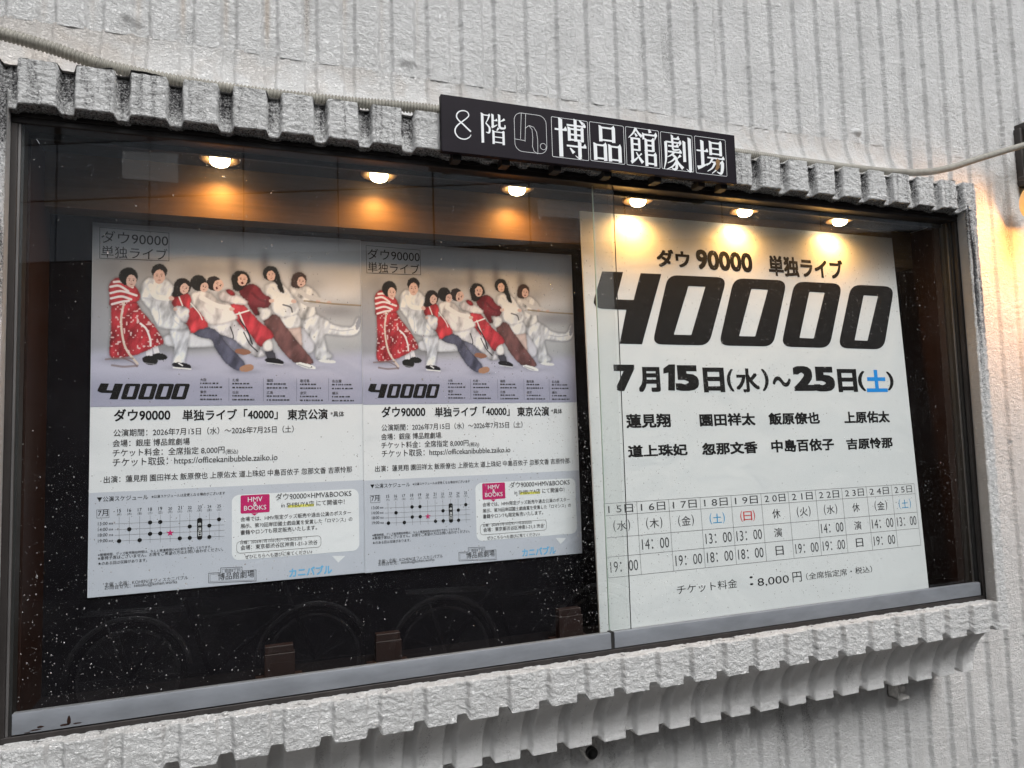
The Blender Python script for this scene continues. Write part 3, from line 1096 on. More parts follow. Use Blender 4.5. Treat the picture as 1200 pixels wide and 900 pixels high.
def glyphs(s, off):
    """outlines of a text line in a unit box; off > 0 thickens the strokes by laying shifted copies over each other"""
    key = (s, off)
    if key not in _fc:
        cu = bpy.data.curves.new('lettering', 'FONT')
        cu.body = s
        cu.resolution_u = 3
        ob = bpy.data.objects.new('lettering', cu)
        col.objects.link(ob)
        bpy.context.view_layer.update()
        me = bpy.data.meshes.new_from_object(ob.evaluated_get(bpy.context.evaluated_depsgraph_get()))
        v = np.array([q.co[:2] for q in me.vertices])
        f = [tuple(p_.vertices) for p_ in me.polygons]
        bpy.data.objects.remove(ob)
        bpy.data.curves.remove(cu)
        bpy.data.meshes.remove(me)
        if off > 0.03:
            sh = [(a, b_) for a in (-1, -0.33, 0.33, 1) for b_ in (-1, 1)] + [(-1, 0), (1, 0)]
        elif off > 0.014:
            sh = [(-1, -0.8), (1, -0.8), (-1, 0.8), (1, 0.8)]
        elif off > 0:
            sh = [(-1, -0.5), (1, 0.5)]
        else:
            sh = [(0, 0)]
        V_, F_, L_ = [], [], []
        for k, (a, b_) in enumerate(sh):
            V_.append(v + np.array([a, b_]) * off)
            F_ += [tuple(i + k * len(v) for i in q) for q in f]
            L_ += [k * 0.000012] * len(v)
        v = np.concatenate(V_)
        lo_, hi_ = v.min(0), v.max(0)
        _fc[key] = ((v - lo_) / (hi_ - lo_), F_, np.array(L_))
        _asp[key] = (hi_[1] - lo_[1]) / (hi_[0] - lo_[0])
    return _fc[key]


def _asp_of(s, off):
    glyphs(s, off)
    return _asp[(s, off)]


class Sheet:
    """a flat printed sheet: origin o, axes u (right) and v (up); maps photograph points onto its plane"""

    def __init__(self, o, u, v):
        self.o, self.u, self.v = np.array(o, float), np.array(u, float), np.array(v, float)
        self.n = np.cross(self.u, self.v)
        if self.n[1] > 0:
            self.n = -self.n

    def uv(self, px, py):
        d = ray(px, py)
        t = ((self.o - CAM) @ self.n) / (d @ self.n)
        q = CAM + t * d - self.o
        return np.array([q @ self.u, q @ self.v])

    def pt(self, a, b_, lift):
        return self.o + self.u * a + self.v * b_ + self.n * lift


class Ink(MB):
    def __init__(self, sheet, conv=lambda x, y: (x, y), lift=0.0005, nat=0.0):
        super().__init__()
        self.nat = nat
        self.s, self.c, self.l = sheet, conv, lift

    def uv(self, x, y):
        return self.s.uv(*self.c(x, y))

    def text(self, s, lb, rt, off=0.0, mi=0, lift=0.0, shear=0.0):
        a, b_ = self.uv(*lb), self.uv(*rt)
        if self.nat:          # keep the natural proportions of the letters, a little taller
            b_ = np.array([b_[0], a[1] + (b_[0] - a[0]) * _asp_of(s, off) * self.nat])
        v, f, l_ = glyphs(s, off)
        u_ = a[0] + (b_[0] - a[0]) * v[:, 0] + shear * (b_[1] - a[1]) * v[:, 1]
        w_ = a[1] + (b_[1] - a[1]) * v[:, 1]
        return self.add([self.s.pt(p_, q_, self.l + lift + z_) for p_, q_, z_ in zip(u_, w_, l_)], f, mi)

    def poly(self, pts, mi=0, lift=0.0):
        return self.add([self.s.pt(*self.uv(*q), self.l + lift) for q in pts], [tuple(range(len(pts)))], mi)

    def polyuv(self, pts, mi=0, lift=0.0):
        return self.add([self.s.pt(*q, self.l + lift) for q in pts], [tuple(range(len(pts)))], mi)

    def line(self, pts, w, mi=0, lift=0.0, closed=False, px=True):
        P_ = [self.uv(*q) if px else np.array(q, float) for q in pts]
        if closed:
            P_ = P_ + [P_[0]]
        ws = w if hasattr(w, '__len__') else [w] * len(P_)
        n = len(P_)
        vs_ = []
        for i in range(n):
            if closed and i in (0, n - 1):
                t0, t1 = P_[-1] - P_[-2], P_[1] - P_[0]
            else:
                t0 = P_[i] - P_[max(i - 1, 0)]
                t1 = P_[min(i + 1, n - 1)] - P_[i]
            if np.linalg.norm(t0) < 1e-9: t0 = t1
            if np.linalg.norm(t1) < 1e-9: t1 = t0
            t0, t1 = t0 / np.linalg.norm(t0), t1 / np.linalg.norm(t1)
            b_ = t0 + t1
            if np.linalg.norm(b_) < 1e-6:
                b_ = t1
            b_ = b_ / np.linalg.norm(b_)
            nn = np.array([-b_[1], b_[0]])
            k = ws[i] / 2 / max(0.5, abs(b_ @ t1))
            vs_ += [self.s.pt(*(P_[i] + nn * k), self.l + lift), self.s.pt(*(P_[i] - nn * k), self.l + lift)]
        self.add(vs_, [(2 * i, 2 * i + 1, 2 * i + 3, 2 * i + 2) for i in range(n - 1)], mi)
        return self

    def ring(self, outer, inner, mi=0, lift=0.0):
        """outer and inner outlines (same count) as a strip"""
        n = len(outer)
        vs_ = [self.s.pt(*self.uv(*q), self.l + lift) for q in list(outer) + list(inner)]
        return self.add(vs_, [(k, (k + 1) % n, n + (k + 1) % n, n + k) for k in range(n)], mi)

    def disc(self, x, y, r, mi=0, lift=0.0, n=14, a0=0.0, a1=2 * math.pi):
        c = self.uv(x, y)
        return self.polyuv([c + r * np.array([math.cos(t), math.sin(t)]) for t in np.linspace(a0, a1, n, endpoint=(a1 - a0) < 6)], mi, lift)

    def rrect(self, lb, rt, r, mi=0, lift=0.0):
        a, b_ = self.uv(*lb), self.uv(*rt)
        return self.polyuv(rr_pts(a, b_, r), mi, lift)


def rr_pts(a, b_, r, n=6):
    out = []
    for cx, cy, t0 in ((b_[0] - r, b_[1] - r, 0), (a[0] + r, b_[1] - r, 1), (a[0] + r, a[1] + r, 2), (b_[0] - r, a[1] + r, 3)):
        for k in range(n + 1):
            t = (t0 + k / n) * math.pi / 2
            out.append(np.array([cx + r * math.cos(t), cy + r * math.sin(t)]))
    return out


def rounded_poly(pts, fr, n=5):
    """round every corner of a polygon; fr = length taken from each side"""
    out = []
    m_ = len(pts)
    for i in range(m_):
        p0, p1, p2 = np.array(pts[i - 1], float), np.array(pts[i], float), np.array(pts[(i + 1) % m_], float)
        f_ = fr[i] if hasattr(fr, '__len__') else fr
        a = p1 + (p0 - p1) / np.linalg.norm(p0 - p1) * f_
        b_ = p1 + (p2 - p1) / np.linalg.norm(p2 - p1) * f_
        for k in range(n + 1):
            t = k / n
            out.append(tuple((1 - t) ** 2 * a + 2 * t * (1 - t) * p1 + t * t * b_))
    return out


# ------------------------------------------------------------------ the picture printed on the tug-of-war poster
def crop7(x, y):
    return 100 + x / 3.529, 250 + y / 3.529


def crop8(x, y):
    return 100 + x / 3.529, 470 + y / 3.529


PY_ = 0.1985
PX0, PX1, PZ0, PZ1 = 0.104, 0.685, 0.211, 1.020
poster_sheet = Sheet((PX0, PY_, PZ0), (1, 0, 0), (0, 0, 1))


def smooth_closed(pts, n=6):
    P_ = np.array(pts, float)
    m_ = len(P_)
    out = []
    for i in range(m_):
        a, b_, c, d = P_[(i - 1) % m_], P_[i], P_[(i + 1) % m_], P_[(i + 2) % m_]
        for k in range(n):
            t = k / n
            out.append(0.5 * ((2 * b_) + (-a + c) * t + (2 * a - 5 * b_ + 4 * c - d) * t * t + (-a + 3 * b_ - 3 * c + d) * t ** 3))
    return np.array(out)


def paint_picture():
    nx, nz = 640, 450
    zlo, zhi = 0.6145, PZ1 - 0.0005
    X, Z = np.meshgrid(np.linspace(PX0 + 0.0005, PX1 - 0.0005, nx), np.linspace(zlo, zhi, nz))
    D = np.stack([X, np.full_like(X, PY_), Z], -1) - CAM
    zz_ = D @ FWD
    U = 600 + FPX * (D @ RIGHT) / zz_
    V = 450 - FPX * (D @ UP) / zz_
    cx, cy = (U - 100) * 3.529, (V - 250) * 3.529
    img = np.zeros(X.shape + (3,))

    def mixc(mask, c):
        m3 = mask[..., None]
        img[:] = img * (1 - m3) + lin(c) * m3

    # studio backdrop and floor
    img[:] = lin((148, 148, 150))
    mixc(np.exp(-(((cx - 760) / 480) ** 2 + ((cy - 380) / 230) ** 2)), (196, 195, 198))
    mixc(0.75 * np.exp(-(((cx - 880) / 260) ** 2 + ((cy - 170) / 60) ** 2)), (186, 184, 184))
    mixc(0.5 * np.exp(-(((cx - 1000) / 140) ** 2 + ((cy - 330) / 40) ** 2)), (214, 212, 212))
    mixc(0.6 * (1 - sstep(20, 200, cx)) * sstep(190, 420, cy), (150, 148, 156))
    fl = sstep(545, 605, cy + 6 * np.sin(cx / 90))
    mixc(fl, (176, 173, 190))
    mixc(fl * sstep(640, 720, cy), (157, 155, 174))
    for x_, y_, rx, ry, k in ((612, 226, 26, 60, .55), (742, 210, 22, 55, .6), (872, 236, 24, 45, .55), (450, 245, 70, 42, .42), (555, 235, 60, 30, .3), (270, 225, 50, 45, .25), (120, 240, 60, 50, .3), (1030, 405, 120, 34, .5),
                              (940, 300, 60, 40, .35), (690, 230, 60, 40, .22), (150, 605, 90, 16, .35), (400, 640, 60, 10, .35), (660, 655, 60, 10, .35), (800, 628, 60, 10, .3), (930, 640, 60, 9, .25), (440, 560, 160, 14, .3), (330, 560, 40, 60, .25)):
        mixc(k * np.exp(-(((cx - x_) / rx) ** 2 + ((cy - y_) / ry) ** 2)), (74, 72, 80))
    jx = (fbm(X * 500, Z * 500, 3, 2) - 0.5) * 13
    jy = (fbm(X * 500, Z * 500, 4, 2) - 0.5) * 13

    def inside(pts):
        q = smooth_closed(pts, 5)
        lo_, hi_ = q.min(0) - 4, q.max(0) + 4
        mask = np.zeros(X.shape)
        sel = (cx > lo_[0]) & (cx < hi_[0]) & (cy > lo_[1]) & (cy < hi_[1])
        px_, py_ = (cx + jx * 0.5)[sel], (cy + jy * 0.5)[sel]
        ins = np.zeros(px_.shape, bool)
        for a, b_ in zip(q, np.roll(q, -1, 0)):
            if a[1] == b_[1]:
                continue
            c = ((a[1] > py_) != (b_[1] > py_)) & (px_ < (b_[0] - a[0]) * (py_ - a[1]) / (b_[1] - a[1]) + a[0])
            ins ^= c
        mask[sel] = ins
        return mask

    fold = fbm(cx / 26 + cy / 60, cy / 70 - cx / 90, 91, 3)

    def blur(m_, r_):
        for ax_ in (0, 1):
            acc = np.zeros_like(m_)
            for k in range(-r_, r_ + 1):
                acc += np.roll(m_, k, ax_)
            m_ = acc / (2 * r_ + 1)
        return m_

    def P(c, pts, folds=0.45):
        m_ = inside(pts)
        base = lin(c)
        bl = blur(m_, 7)
        m_ = np.clip(blur(m_, 1), 0, 1)
        img[:] = img * (1 - 0.42 * np.clip(blur(m_, 6) * 1.6, 0, 1) * (1 - m_))[..., None]
        # the folds and the flash of the printed photograph itself
        sh = (1 + folds * (fold - 0.5) * 3.4) * (0.50 + 0.55 * sstep(0.30, 0.95, bl))
        m3 = m_[..., None]
        img[:] = img * (1 - m3) + np.clip(base * sh[..., None], 0, 1) * m3

    def E(c, x, y, rx, ry, a=0.0):
        dx, dy = cx + jx * 0.4 - x, cy + jy * 0.4 - y
        ca, sa = math.cos(a), math.sin(a)
        q = ((dx * ca + dy * sa) / rx) ** 2 + ((-dx * sa + dy * ca) / ry) ** 2
        mixc(1 - sstep(0.85, 1.15, q), c)

    def S(c, pts, w, k=1.0):
        pts = catmull(pts, 8)
        m_ = np.zeros(X.shape)
        for a, b_ in zip(pts[:-1], pts[1:]):
            ab = b_ - a
            t = np.clip(((cx - a[0]) * ab[0] + (cy - a[1]) * ab[1]) / (ab @ ab + 1e-9), 0, 1)
            dd = np.hypot(cx - a[0] - t * ab[0], cy - a[1] - t * ab[1])
            m_ = np.maximum(m_, 1 - sstep(w * 0.5 - 1.2, w * 0.5 + 1.2, dd))
        mixc(m_ * k, c)

    skin, hair = (206, 172, 160), (30, 26, 30)

    def head(hx, hy, hr, fx, fy, fr, a=0.0, hc=hair, shout=True, long_=None):
        if long_:
            P(hc, long_, 0.1)
        E(hc, hx, hy, hr * 1.05, hr, a)
        E(skin, fx, fy, fr * 0.82, fr, a)
        ca, sa = math.cos(a), math.sin(a)
        for ex in (-0.33, 0.33):
            E((60, 44, 44), fx + ex * fr * ca + 0.12 * fr * sa, fy + ex * fr * sa - 0.12 * fr * ca, fr * 0.13, fr * 0.08, a)
            S((70, 54, 52), [(fx + (ex - 0.14) * fr * ca + 0.36 * fr * sa, fy + (ex - 0.14) * fr * sa - 0.36 * fr * ca), (fx + (ex + 0.14) * fr * ca + 0.36 * fr * sa, fy + (ex + 0.14) * fr * sa - 0.36 * fr * ca)], fr * 0.09, 0.7)
        S((176, 134, 124), [(fx, fy - 0.05 * fr), (fx - sa * 0.22 * fr + 1, fy + 0.22 * fr)], fr * 0.12, 0.7)
        E((104, 30, 34) if shout else (150, 92, 90), fx - 0.5 * fr * sa, fy + 0.5 * fr * ca, fr * (0.24 if shout else 0.26), fr * (0.20 if shout else 0.07), a)

    white, cream = (205, 204, 208), (208, 202, 198)
    # bench-like white block
    P((196, 196, 202), [(345, 500), (560, 500), (560, 548), (345, 550)], 0.1)
    P((194, 192, 200), [(880, 480), (945, 480), (945, 570), (880, 570)], 0.1)
    # 8: far right, off-white suit, leaning back with one leg kicked out
    P(white, [(866, 425), (930, 410), (985, 432), (1030, 462), (1100, 470), (1118, 440), (1136, 428), (1138, 470), (1112, 504), (1030, 505), (990, 502), (1000, 560), (1022, 598), (955, 604), (950, 545), (905, 480)])
    P((200, 197, 196), [(845, 310), (872, 292), (915, 300), (950, 322), (968, 350), (945, 372), (952, 418), (900, 438), (866, 415)])
    S((196, 192, 190), [(880, 318), (920, 345), (962, 356), (1000, 368)], 18)
    S((186, 182, 182), [(872, 350), (920, 378), (958, 380)], 14)
    E((150, 150, 158), 1128, 458, 9, 26, 0.25); S((168, 166, 172), [(1010, 478), (1060, 486), (1108, 480)], 5, 0.7)
    E(skin, 1008, 369, 10, 7); E(skin, 962, 366, 10, 7)
    S((150, 132, 104), [(905, 362), (960, 368), (1020, 374), (1139, 381)], 6)
    S((112, 94, 72), [(1020, 376), (1139, 384)], 1.6, 0.8)
    E((222, 222, 226), 1000, 612, 36, 7, 0.1)
    head(884, 274, 30, 893, 284, 21, 0.15, (70, 52, 46), True, [(860, 262), (885, 244), (912, 262), (905, 300), (872, 310), (850, 296)])
    # 7: white jacket and shorts, dark long hair
    P((203, 176, 166), [(826, 462), (884, 458), (896, 520), (896, 575), (872, 572), (858, 520)], 0.15)
    P((214, 212, 214), [(795, 420), (872, 412), (894, 455), (880, 472), (835, 475), (812, 462)])
    P((203, 202, 205), [(742, 305), (770, 286), (812, 290), (848, 330), (880, 372), (882, 412), (820, 432), (790, 420), (756, 368)])
    S((216, 214, 216), [(765, 320), (800, 350), (850, 362)], 26)
    E(skin, 862, 364, 11, 8)
    S((46, 44, 50), [(818, 378), (848, 388), (856, 408)], 7, 0.8)
    E((226, 226, 230), 912, 600, 32, 8, 0.35)
    head(766, 248, 30, 768, 258, 21, -0.1, hair, False, [(738, 240), (762, 218), (796, 236), (812, 290), (824, 330), (800, 318), (784, 286), (742, 268)])
    # 6: maroon jacket, brown trousers
    P((112, 72, 70), [(735, 442), (788, 418), (830, 470), (872, 522), (915, 575), (944, 618), (885, 628), (830, 588), (780, 520)])
    P((208, 204, 204), [(712, 392), (752, 386), (772, 418), (735, 444), (716, 424)])
    P((118, 30, 44), [(632, 318), (664, 296), (706, 296), (742, 335), (768, 352), (762, 384), (742, 392), (712, 390), (722, 418), (700, 420), (668, 372)])
    S((96, 22, 36), [(690, 330), (720, 356), (752, 366)], 10, 0.6)
    E(skin, 770, 362, 11, 8)
    E((224, 224, 226), 912, 630, 42, 9, 0.25); S((60, 58, 64), [(880, 624), (930, 640)], 4, 0.6)
    head(640, 272, 34, 650, 276, 24, 0.1, hair, True, [(606, 262), (632, 238), (668, 248), (684, 282), (664, 296), (640, 322), (612, 314)])
    # 5: white sleeve, red dress and trousers
    P((206, 202, 206), [(498, 462), (560, 440), (620, 440), (672, 492), (720, 556), (748, 588), (702, 594), (652, 552), (612, 530), (628, 576), (600, 572), (552, 512)])
    P((190, 34, 52), [(588, 382), (640, 370), (682, 405), (722, 448), (774, 492), (770, 522), (722, 550), (684, 505), (646, 470), (610, 422)])
    S((232, 224, 226), [(618, 420), (676, 402)], 6); S((232, 224, 226), [(636, 410), (664, 480)], 6); S((40, 36, 44), [(640, 440), (672, 490), (690, 540)], 6)
    S((44, 40, 50), [(600, 470), (612, 512), (596, 548)], 5); S((44, 40, 50), [(655, 492), (680, 540), (712, 572)], 5); S((44, 40, 50), [(568, 512), (606, 520)], 5)
    P((208, 200, 202), [(548, 330), (590, 322), (640, 344), (672, 366), (656, 380), (600, 372), (560, 362)])
    P((150, 24, 40), [(580, 318), (606, 316), (620, 338), (600, 340)])
    P((74, 72, 82), [(742, 566), (775, 566), (790, 604), (755, 602)], 0.1); P((224, 216, 214), [(735, 540), (764, 520), (775, 562), (742, 570)], 0.1)
    E((34, 32, 38), 782, 612, 40, 13, 0.15); S((200, 200, 204), [(752, 618), (815, 626)], 4)
    head(532, 290, 30, 550, 298, 25, 0.5, (44, 36, 38), True)
    # 4: white jacket, grey-blue jeans
    P((84, 84, 104), [(446, 492), (500, 470), (548, 490), (588, 540), (628, 582), (662, 624), (652, 646), (622, 648), (580, 618), (536, 558), (520, 524), (470, 512)])
    P((104, 104, 122), [(560, 505), (612, 520), (652, 556), (680, 572), (640, 584), (602, 556)])
    P((208, 200, 198), [(436, 338), (468, 322), (515, 326), (558, 366), (596, 372), (606, 400), (630, 432), (596, 450), (520, 462), (482, 440), (452, 392)])
    S((190, 180, 180), [(470, 350), (500, 400), (540, 432)], 8, 0.5); S((222, 214, 212), [(480, 348), (540, 380), (596, 392)], 20)
    E(skin, 606, 396, 11, 8)
    E((176, 128, 96), 668, 640, 30, 15, -0.2); E((150, 100, 76), 652, 572, 34, 12, 0.1)
    head(468, 288, 33, 492, 306, 20, 0.3, hair, False)
    # 3: red and white top
    P((198, 36, 52), [(356, 350), (378, 328), (418, 326), (438, 352), (432, 392), (452, 388), (482, 420), (508, 466), (470, 482), (440, 496), (420, 462), (394, 440), (404, 400), (366, 388)])
    P((206, 204, 210), [(366, 388), (404, 384), (430, 400), (420, 452), (388, 450), (372, 420)])
    S((236, 226, 228), [(384, 336), (402, 382)], 5); S((236, 226, 228), [(436, 372), (470, 412), (484, 440)], 4)
    E(skin, 372, 396, 9, 8)
    head(402, 302, 34, 410, 312, 22, 0.2, (40, 30, 32), False, [(372, 290), (400, 276), (432, 292), (430, 320), (384, 344), (358, 340)])
    # 2: white tracksuit
    P((205, 206, 214), [(350, 482), (386, 474), (428, 478), (424, 540), (416, 592), (404, 626), (364, 624), (368, 560)])
    P((204, 206, 212), [(232, 300), (262, 266), (300, 272), (338, 274), (366, 306), (356, 336), (350, 372), (384, 430), (422, 470), (396, 484), (346, 478), (304, 470), (268, 402), (230, 352)])
    S((178, 180, 190), [(240, 350), (280, 356), (330, 360), (358, 350)], 7, 0.8); S((220, 221, 226), [(270, 300), (290, 342), (340, 352)], 22, 0.8)
    S((172, 174, 186), [(300, 380), (306, 430), (300, 468)], 5, 0.7); S((176, 178, 188), [(346, 392), (366, 440), (400, 470)], 5, 0.7)
    E(skin, 356, 352, 11, 9)
    E((38, 36, 42), 398, 630, 40, 13, 0.15); S((226, 226, 230), [(364, 638), (436, 644)], 5); S((226, 226, 230), [(386, 620), (402, 630)], 5)
    head(306, 240, 31, 306, 262, 29, 0.0, hair, False)
    # 1: red and white striped hood, long red patterned skirt
    S((212, 206, 210), [(262, 540), (266, 600)], 26); S((212, 206, 210), [(286, 540), (298, 586)], 22)
    P((170, 26, 42), [(112, 356), (160, 372), (208, 364), (232, 400), (266, 440), (304, 490), (324, 536), (286, 552), (240, 575), (190, 590), (104, 596), (106, 480)])
    P((192, 40, 54), [(98, 296), (128, 266), (166, 276), (206, 300), (226, 338), (216, 364), (160, 374), (104, 382), (100, 340)])
    for q in ([(104, 304), (140, 300), (178, 322)], [(104, 330), (150, 322), (212, 340)], [(106, 352), (150, 344), (190, 356)], [(118, 284), (150, 284), (196, 306)], [(110, 376), (150, 366), (180, 362)]):
        S((224, 208, 208), q, 9)
    S((206, 186, 168), [(160, 370), (148, 440), (156, 520), (174, 570), (216, 622)], 9)
    S((232, 214, 214), [(228, 456), (252, 478), (268, 520), (270, 548)], 8)
    dots = vnoise(cx / 9.0, cy / 9.0, 55) * inside([(112, 390), (205, 372), (262, 440), (318, 530), (240, 570), (110, 590)])
    mixc(0.75 * sstep(0.74, 0.84, dots), (226, 196, 192))
    S((128, 104, 98), [(84, 604), (130, 600), (196, 600)], 8, 0.7); S((128, 104, 98), [(110, 628), (160, 634), (216, 630)], 9, 0.7); S((120, 92, 90), [(150, 596), (196, 616), (214, 634)], 6, 0.7)
    E((28, 26, 30), 268, 608, 33, 19, 0.15); E((28, 26, 30), 308, 593, 32, 14, 0.1)
    S((150, 146, 150), [(244, 618), (294, 626)], 3, 0.8)
    head(178, 262, 38, 190, 280, 26, 0.1, hair, False)
    # printing gain: colours above are as seen in grey daylight
    grey = img.mean(-1, keepdims=True)
    img = grey + (img - grey) * 0.80
    img = img * (1 + 0.10 * (vnoise(X * 1500, Z * 1500, 8) - 0.5))[..., None]
    out = np.clip((img ** 1.10) * 1.14 * np.array([0.96, 1.0, 1.06]), 0.012, 0.74)
    P3 = np.stack([X, np.full_like(X, PY_ - 0.0004), Z], -1)
    return P3, out


poster = empty('poster', (PX0, PY_, PZ0), '', 'poster')
gx_, gz_ = np.meshgrid(np.linspace(PX0, PX1, 60), np.linspace(PZ0, PZ1, 80))
grid_object('paper', np.stack([gx_, np.full_like(gx_, PY_), gz_], -1), MAT['paper'], poster)
P3, ink = paint_picture()
grid_object('printed_picture', P3, vcol_mat('picture_ink'), poster, {'ink': ink})

# title frame, big number, tour list on the picture
I = Ink(poster_sheet, crop7, 0.0008)
I.line([(60, 58), (346, 82), (346, 197), (60, 186)], 0.0010, 0, closed=True)
I.text('ダウ90000', (66, 122), (343, 88), 0.0)
I.text('単独ライブ', (66, 182), (340, 148), 0.0)
I.build('title_lettering', [MAT['ink']], poster)


def zero(o_, i_, fo, fi):
    return rounded_poly(o_, fo, 5), rounded_poly(i_, fi, 5)


def forty_thousand(I, quads, four, fo, fi, mi=0):
    I.poly(four, mi)
    for o_, i_ in quads:
        a, b_ = zero(o_, i_, fo, fi)
        I.ring(a, b_, mi)


I = Ink(poster_sheet, crop7, 0.0008)
four = [(64, 703), (98, 704), (88, 731), (112, 732), (122, 704), (157, 705), (134, 769), (100, 769), (110, 743), (66, 742), (50, 735), (52, 727)]
zs = []
for a, w_ in ((166, 64), (236, 64), (305, 64), (372, 62)):
    zs.append(([(a, 704), (a + w_, 705), (a + w_ - 20, 770), (a - 20, 769)], [(a + 20, 715), (a + 41, 715), (a + 28, 758), (a + 6, 758)]))
forty_thousand(I, zs, four, 9, 2)
I.build('number_lettering', [MAT['ink']], poster)

I = Ink(poster_sheet, crop7, 0.0008)
for x, up, dn in ((475, '大阪', '東京'), (608, '札幌', '仙台'), (750, '福岡', '広島'), (888, '鹿児島', '金沢'), (1020, '名古屋', '横浜')):
    for y, s in ((690, up), (740, dn)):
        y += (x - 475) * 0.010
        w_ = 13 * len(s)
        I.text(s, (x, y + 5), (x + w_, y - 8), 0.012)
        rng = random.Random(x + int(y))
        for yy, n_ in ((y + 16, 0), (y + 32, 1)):
            q = x
            while q < x + (88 if n_ else 70):
                l_ = rng.choice((5, 8, 11))
                I.poly([(q, yy), (q + l_, yy), (q + l_, yy - 6), (q, yy - 6)], 1)
                q += l_ + rng.choice((2, 3, 5))
    if x > 475:
        I.line([(x - 14, 682), (x - 14, 776)], 0.0005, 1)
I.build('tour_list', [MAT['ink_grey'], MAT['ink_grey']], poster)

# text block
I = Ink(poster_sheet, crop8, 0.0006, 1.12)
I.text('ダウ90000', (118, 84), (352, 48), 0.022)
I.text('単独ライブ「40000」', (402, 82), (796, 43), 0.022)
I.text('東京公演', (836, 78), (1002, 40), 0.022)
I.text('*具体', (1014, 66), (1070, 46), 0.012)
I.build('headline', [MAT['ink']], poster)
I = Ink(poster_sheet, crop8, 0.0006, 1.12)
I.text('公演期間：2026年7月15日（水）〜2026年7月25日（土）', (116, 148), (862, 112), 0.013)
I.text('会場：銀座 博品館劇場', (113, 190), (432, 162), 0.013)
I.text('チケット料金：全席指定 8,000円', (113, 232), (576, 200), 0.013)
I.text('(税込)', (580, 222), (632, 203), 0.013)
I.text('チケット取扱：https://officekanibubble.zaiko.io', (113, 277), (795, 238), 0.013)
I.text('出演：蓮見翔 園田祥太 飯原僚也 上原佑太 道上珠妃 中島百依子 忽那文香 吉原怜那', (76, 340), (1103, 282), 0.013)
I.build('information_lettering', [MAT['ink_grey']], poster)

# pale blue lower field
ax, bx = poster_sheet.uv(*crop8(24, 374)), poster_sheet.uv(*crop8(1140, 332))
W_ = PX1 - PX0
I = Ink(poster_sheet, crop8, 0.0004)
zt0 = (ax[1] + bx[1]) / 2
I.polyuv([(0.0004, 0.0004), (W_ - 0.0004, 0.0004), (W_ - 0.0004, zt0), (0.0004, zt0)])
I.build('lower_field', [MAT['lavender']], poster)

I = Ink(poster_sheet, crop8, 0.0007, 1.1)
I.text('▼公演スケジュール', (48, 418), (260, 388), 0.012)
I.text('※公演スケジュールは変更となる場合がございます', (274, 402), (578, 387), 0.012)
I.line([(47, 450), (98, 448), (98, 482), (48, 484)], 0.0007, 0, closed=True)
I.text('7月', (52, 478), (94, 453), 0.01)
xs_ = (140, 182, 225, 268, 310, 351, 391, 432, 473, 513, 553)
wd = '水木金土日月火水木金土'
sl = -0.045
for k, x in enumerate(xs_):
    y0 = 452 + (x - 140) * sl * 1.1
    I.text(str(15 + k), (x - 8, y0 + 9), (x + 8, y0 - 5), 0.012)
    I.text('(' + wd[k] + ')', (x - 9, y0 + 24), (x + 9, y0 + 11), 0.0)
    I.line([(x, y0 + 27), (x, 592 + (x - 140) * sl)], 0.0006, 1)
rows = {13: 508, 14: 532, 18: 555, 19: 579}
for h_, y in rows.items():
    I.line([(122, y), (575, y - 453 * -sl)], 0.0006, 1)
    I.text('%d:00' % h_, (52, y + 7), (92, y - 6), 0.010)
    I.text('開演', (97, y + 4), (115, y - 4), 0.0)


def rowy(h_, x):
    return rows[h_] + (x - 122) * sl + 0.5


shows = {0: [19], 1: [14], 2: [19], 3: [13, 18], 4: [13, 18], 6: [19], 7: [14, 19], 9: [14, 19], 10: [13]}
for k, hs in shows.items():
    for h_ in hs:
        I.disc(xs_[k], rowy(h_, xs_[k]), 0.0044, 0, 0.0002)
x8 = xs_[8]
I.rrect((x8 - 11, rowy(19, x8) + 10), (x8 + 11, rowy(13, x8) - 10), 0.004, 0, 0.0002)
for s, f_ in (('休', 0.2), ('演', 0.5), ('日', 0.8)):
    y = rowy(13, x8) + (rowy(19, x8) - rowy(13, x8)) * f_
    I.text(s, (x8 - 7, y + 9), (x8 + 7, y - 9), 0.01, 2, 0.0004)
x5 = xs_[5]
c = I.uv(x5, rowy(18, x5))
I.polyuv([c + (0.0078 if k % 2 == 0 else 0.0033) * np.array([math.sin(k * math.pi / 5), math.cos(k * math.pi / 5)]) for k in range(9, -1, -1)], 3, 0.0002)
I.text('※開場時間、グッズ販売開始時間は、なんと開演時間の45分前を予定しております。', (52, 643), (522, 606), 0.012)
I.text('※車椅子席はございません。お席をご希望の方はお問い合わせください。', (52, 659), (570, 622), 0.012)
I.text('★のある回は収録があります。', (52, 680), (256, 656), 0.012)
I.build('schedule_print', [MAT['ink'], MAT['ink_line'], MAT['white_ink'], MAT['magenta']], poster)

I = Ink(poster_sheet, crop8, 0.0007, 1.1)
I.rrect((606, 660), (1130, 362), 0.016)
I.poly([(1020, 640), (1075, 640), (1046, 668)], 0, 0.0001)
I.build('speech_bubble', [MAT['white_ink']], poster)
I = Ink(poster_sheet, crop8, 0.0010, 1.0)
I.rrect((642, 466), (762, 384), 0.003)
I.poly([(686, 464), (712, 464), (699, 474)], 0, 0.0001)
I.text('HMV', (672, 417), (732, 401), 0.006, 1, 0.0003)
I.text('&', (694, 434), (710, 420), 0.006, 1, 0.0003)
I.text('BOOKS', (656, 453), (748, 437), 0.006, 1, 0.0003)
I.poly([(838, 441), (946, 435), (946, 424), (838, 430)], 2)
I.build('shop_badge', [MAT['magenta'], MAT['white_ink'], MAT['yellow']], poster)
I = Ink(poster_sheet, crop8, 0.0012, 1.1)
I.text('ダウ90000×HMV&BOOKS', (787, 411), (1100, 378), 0.012)
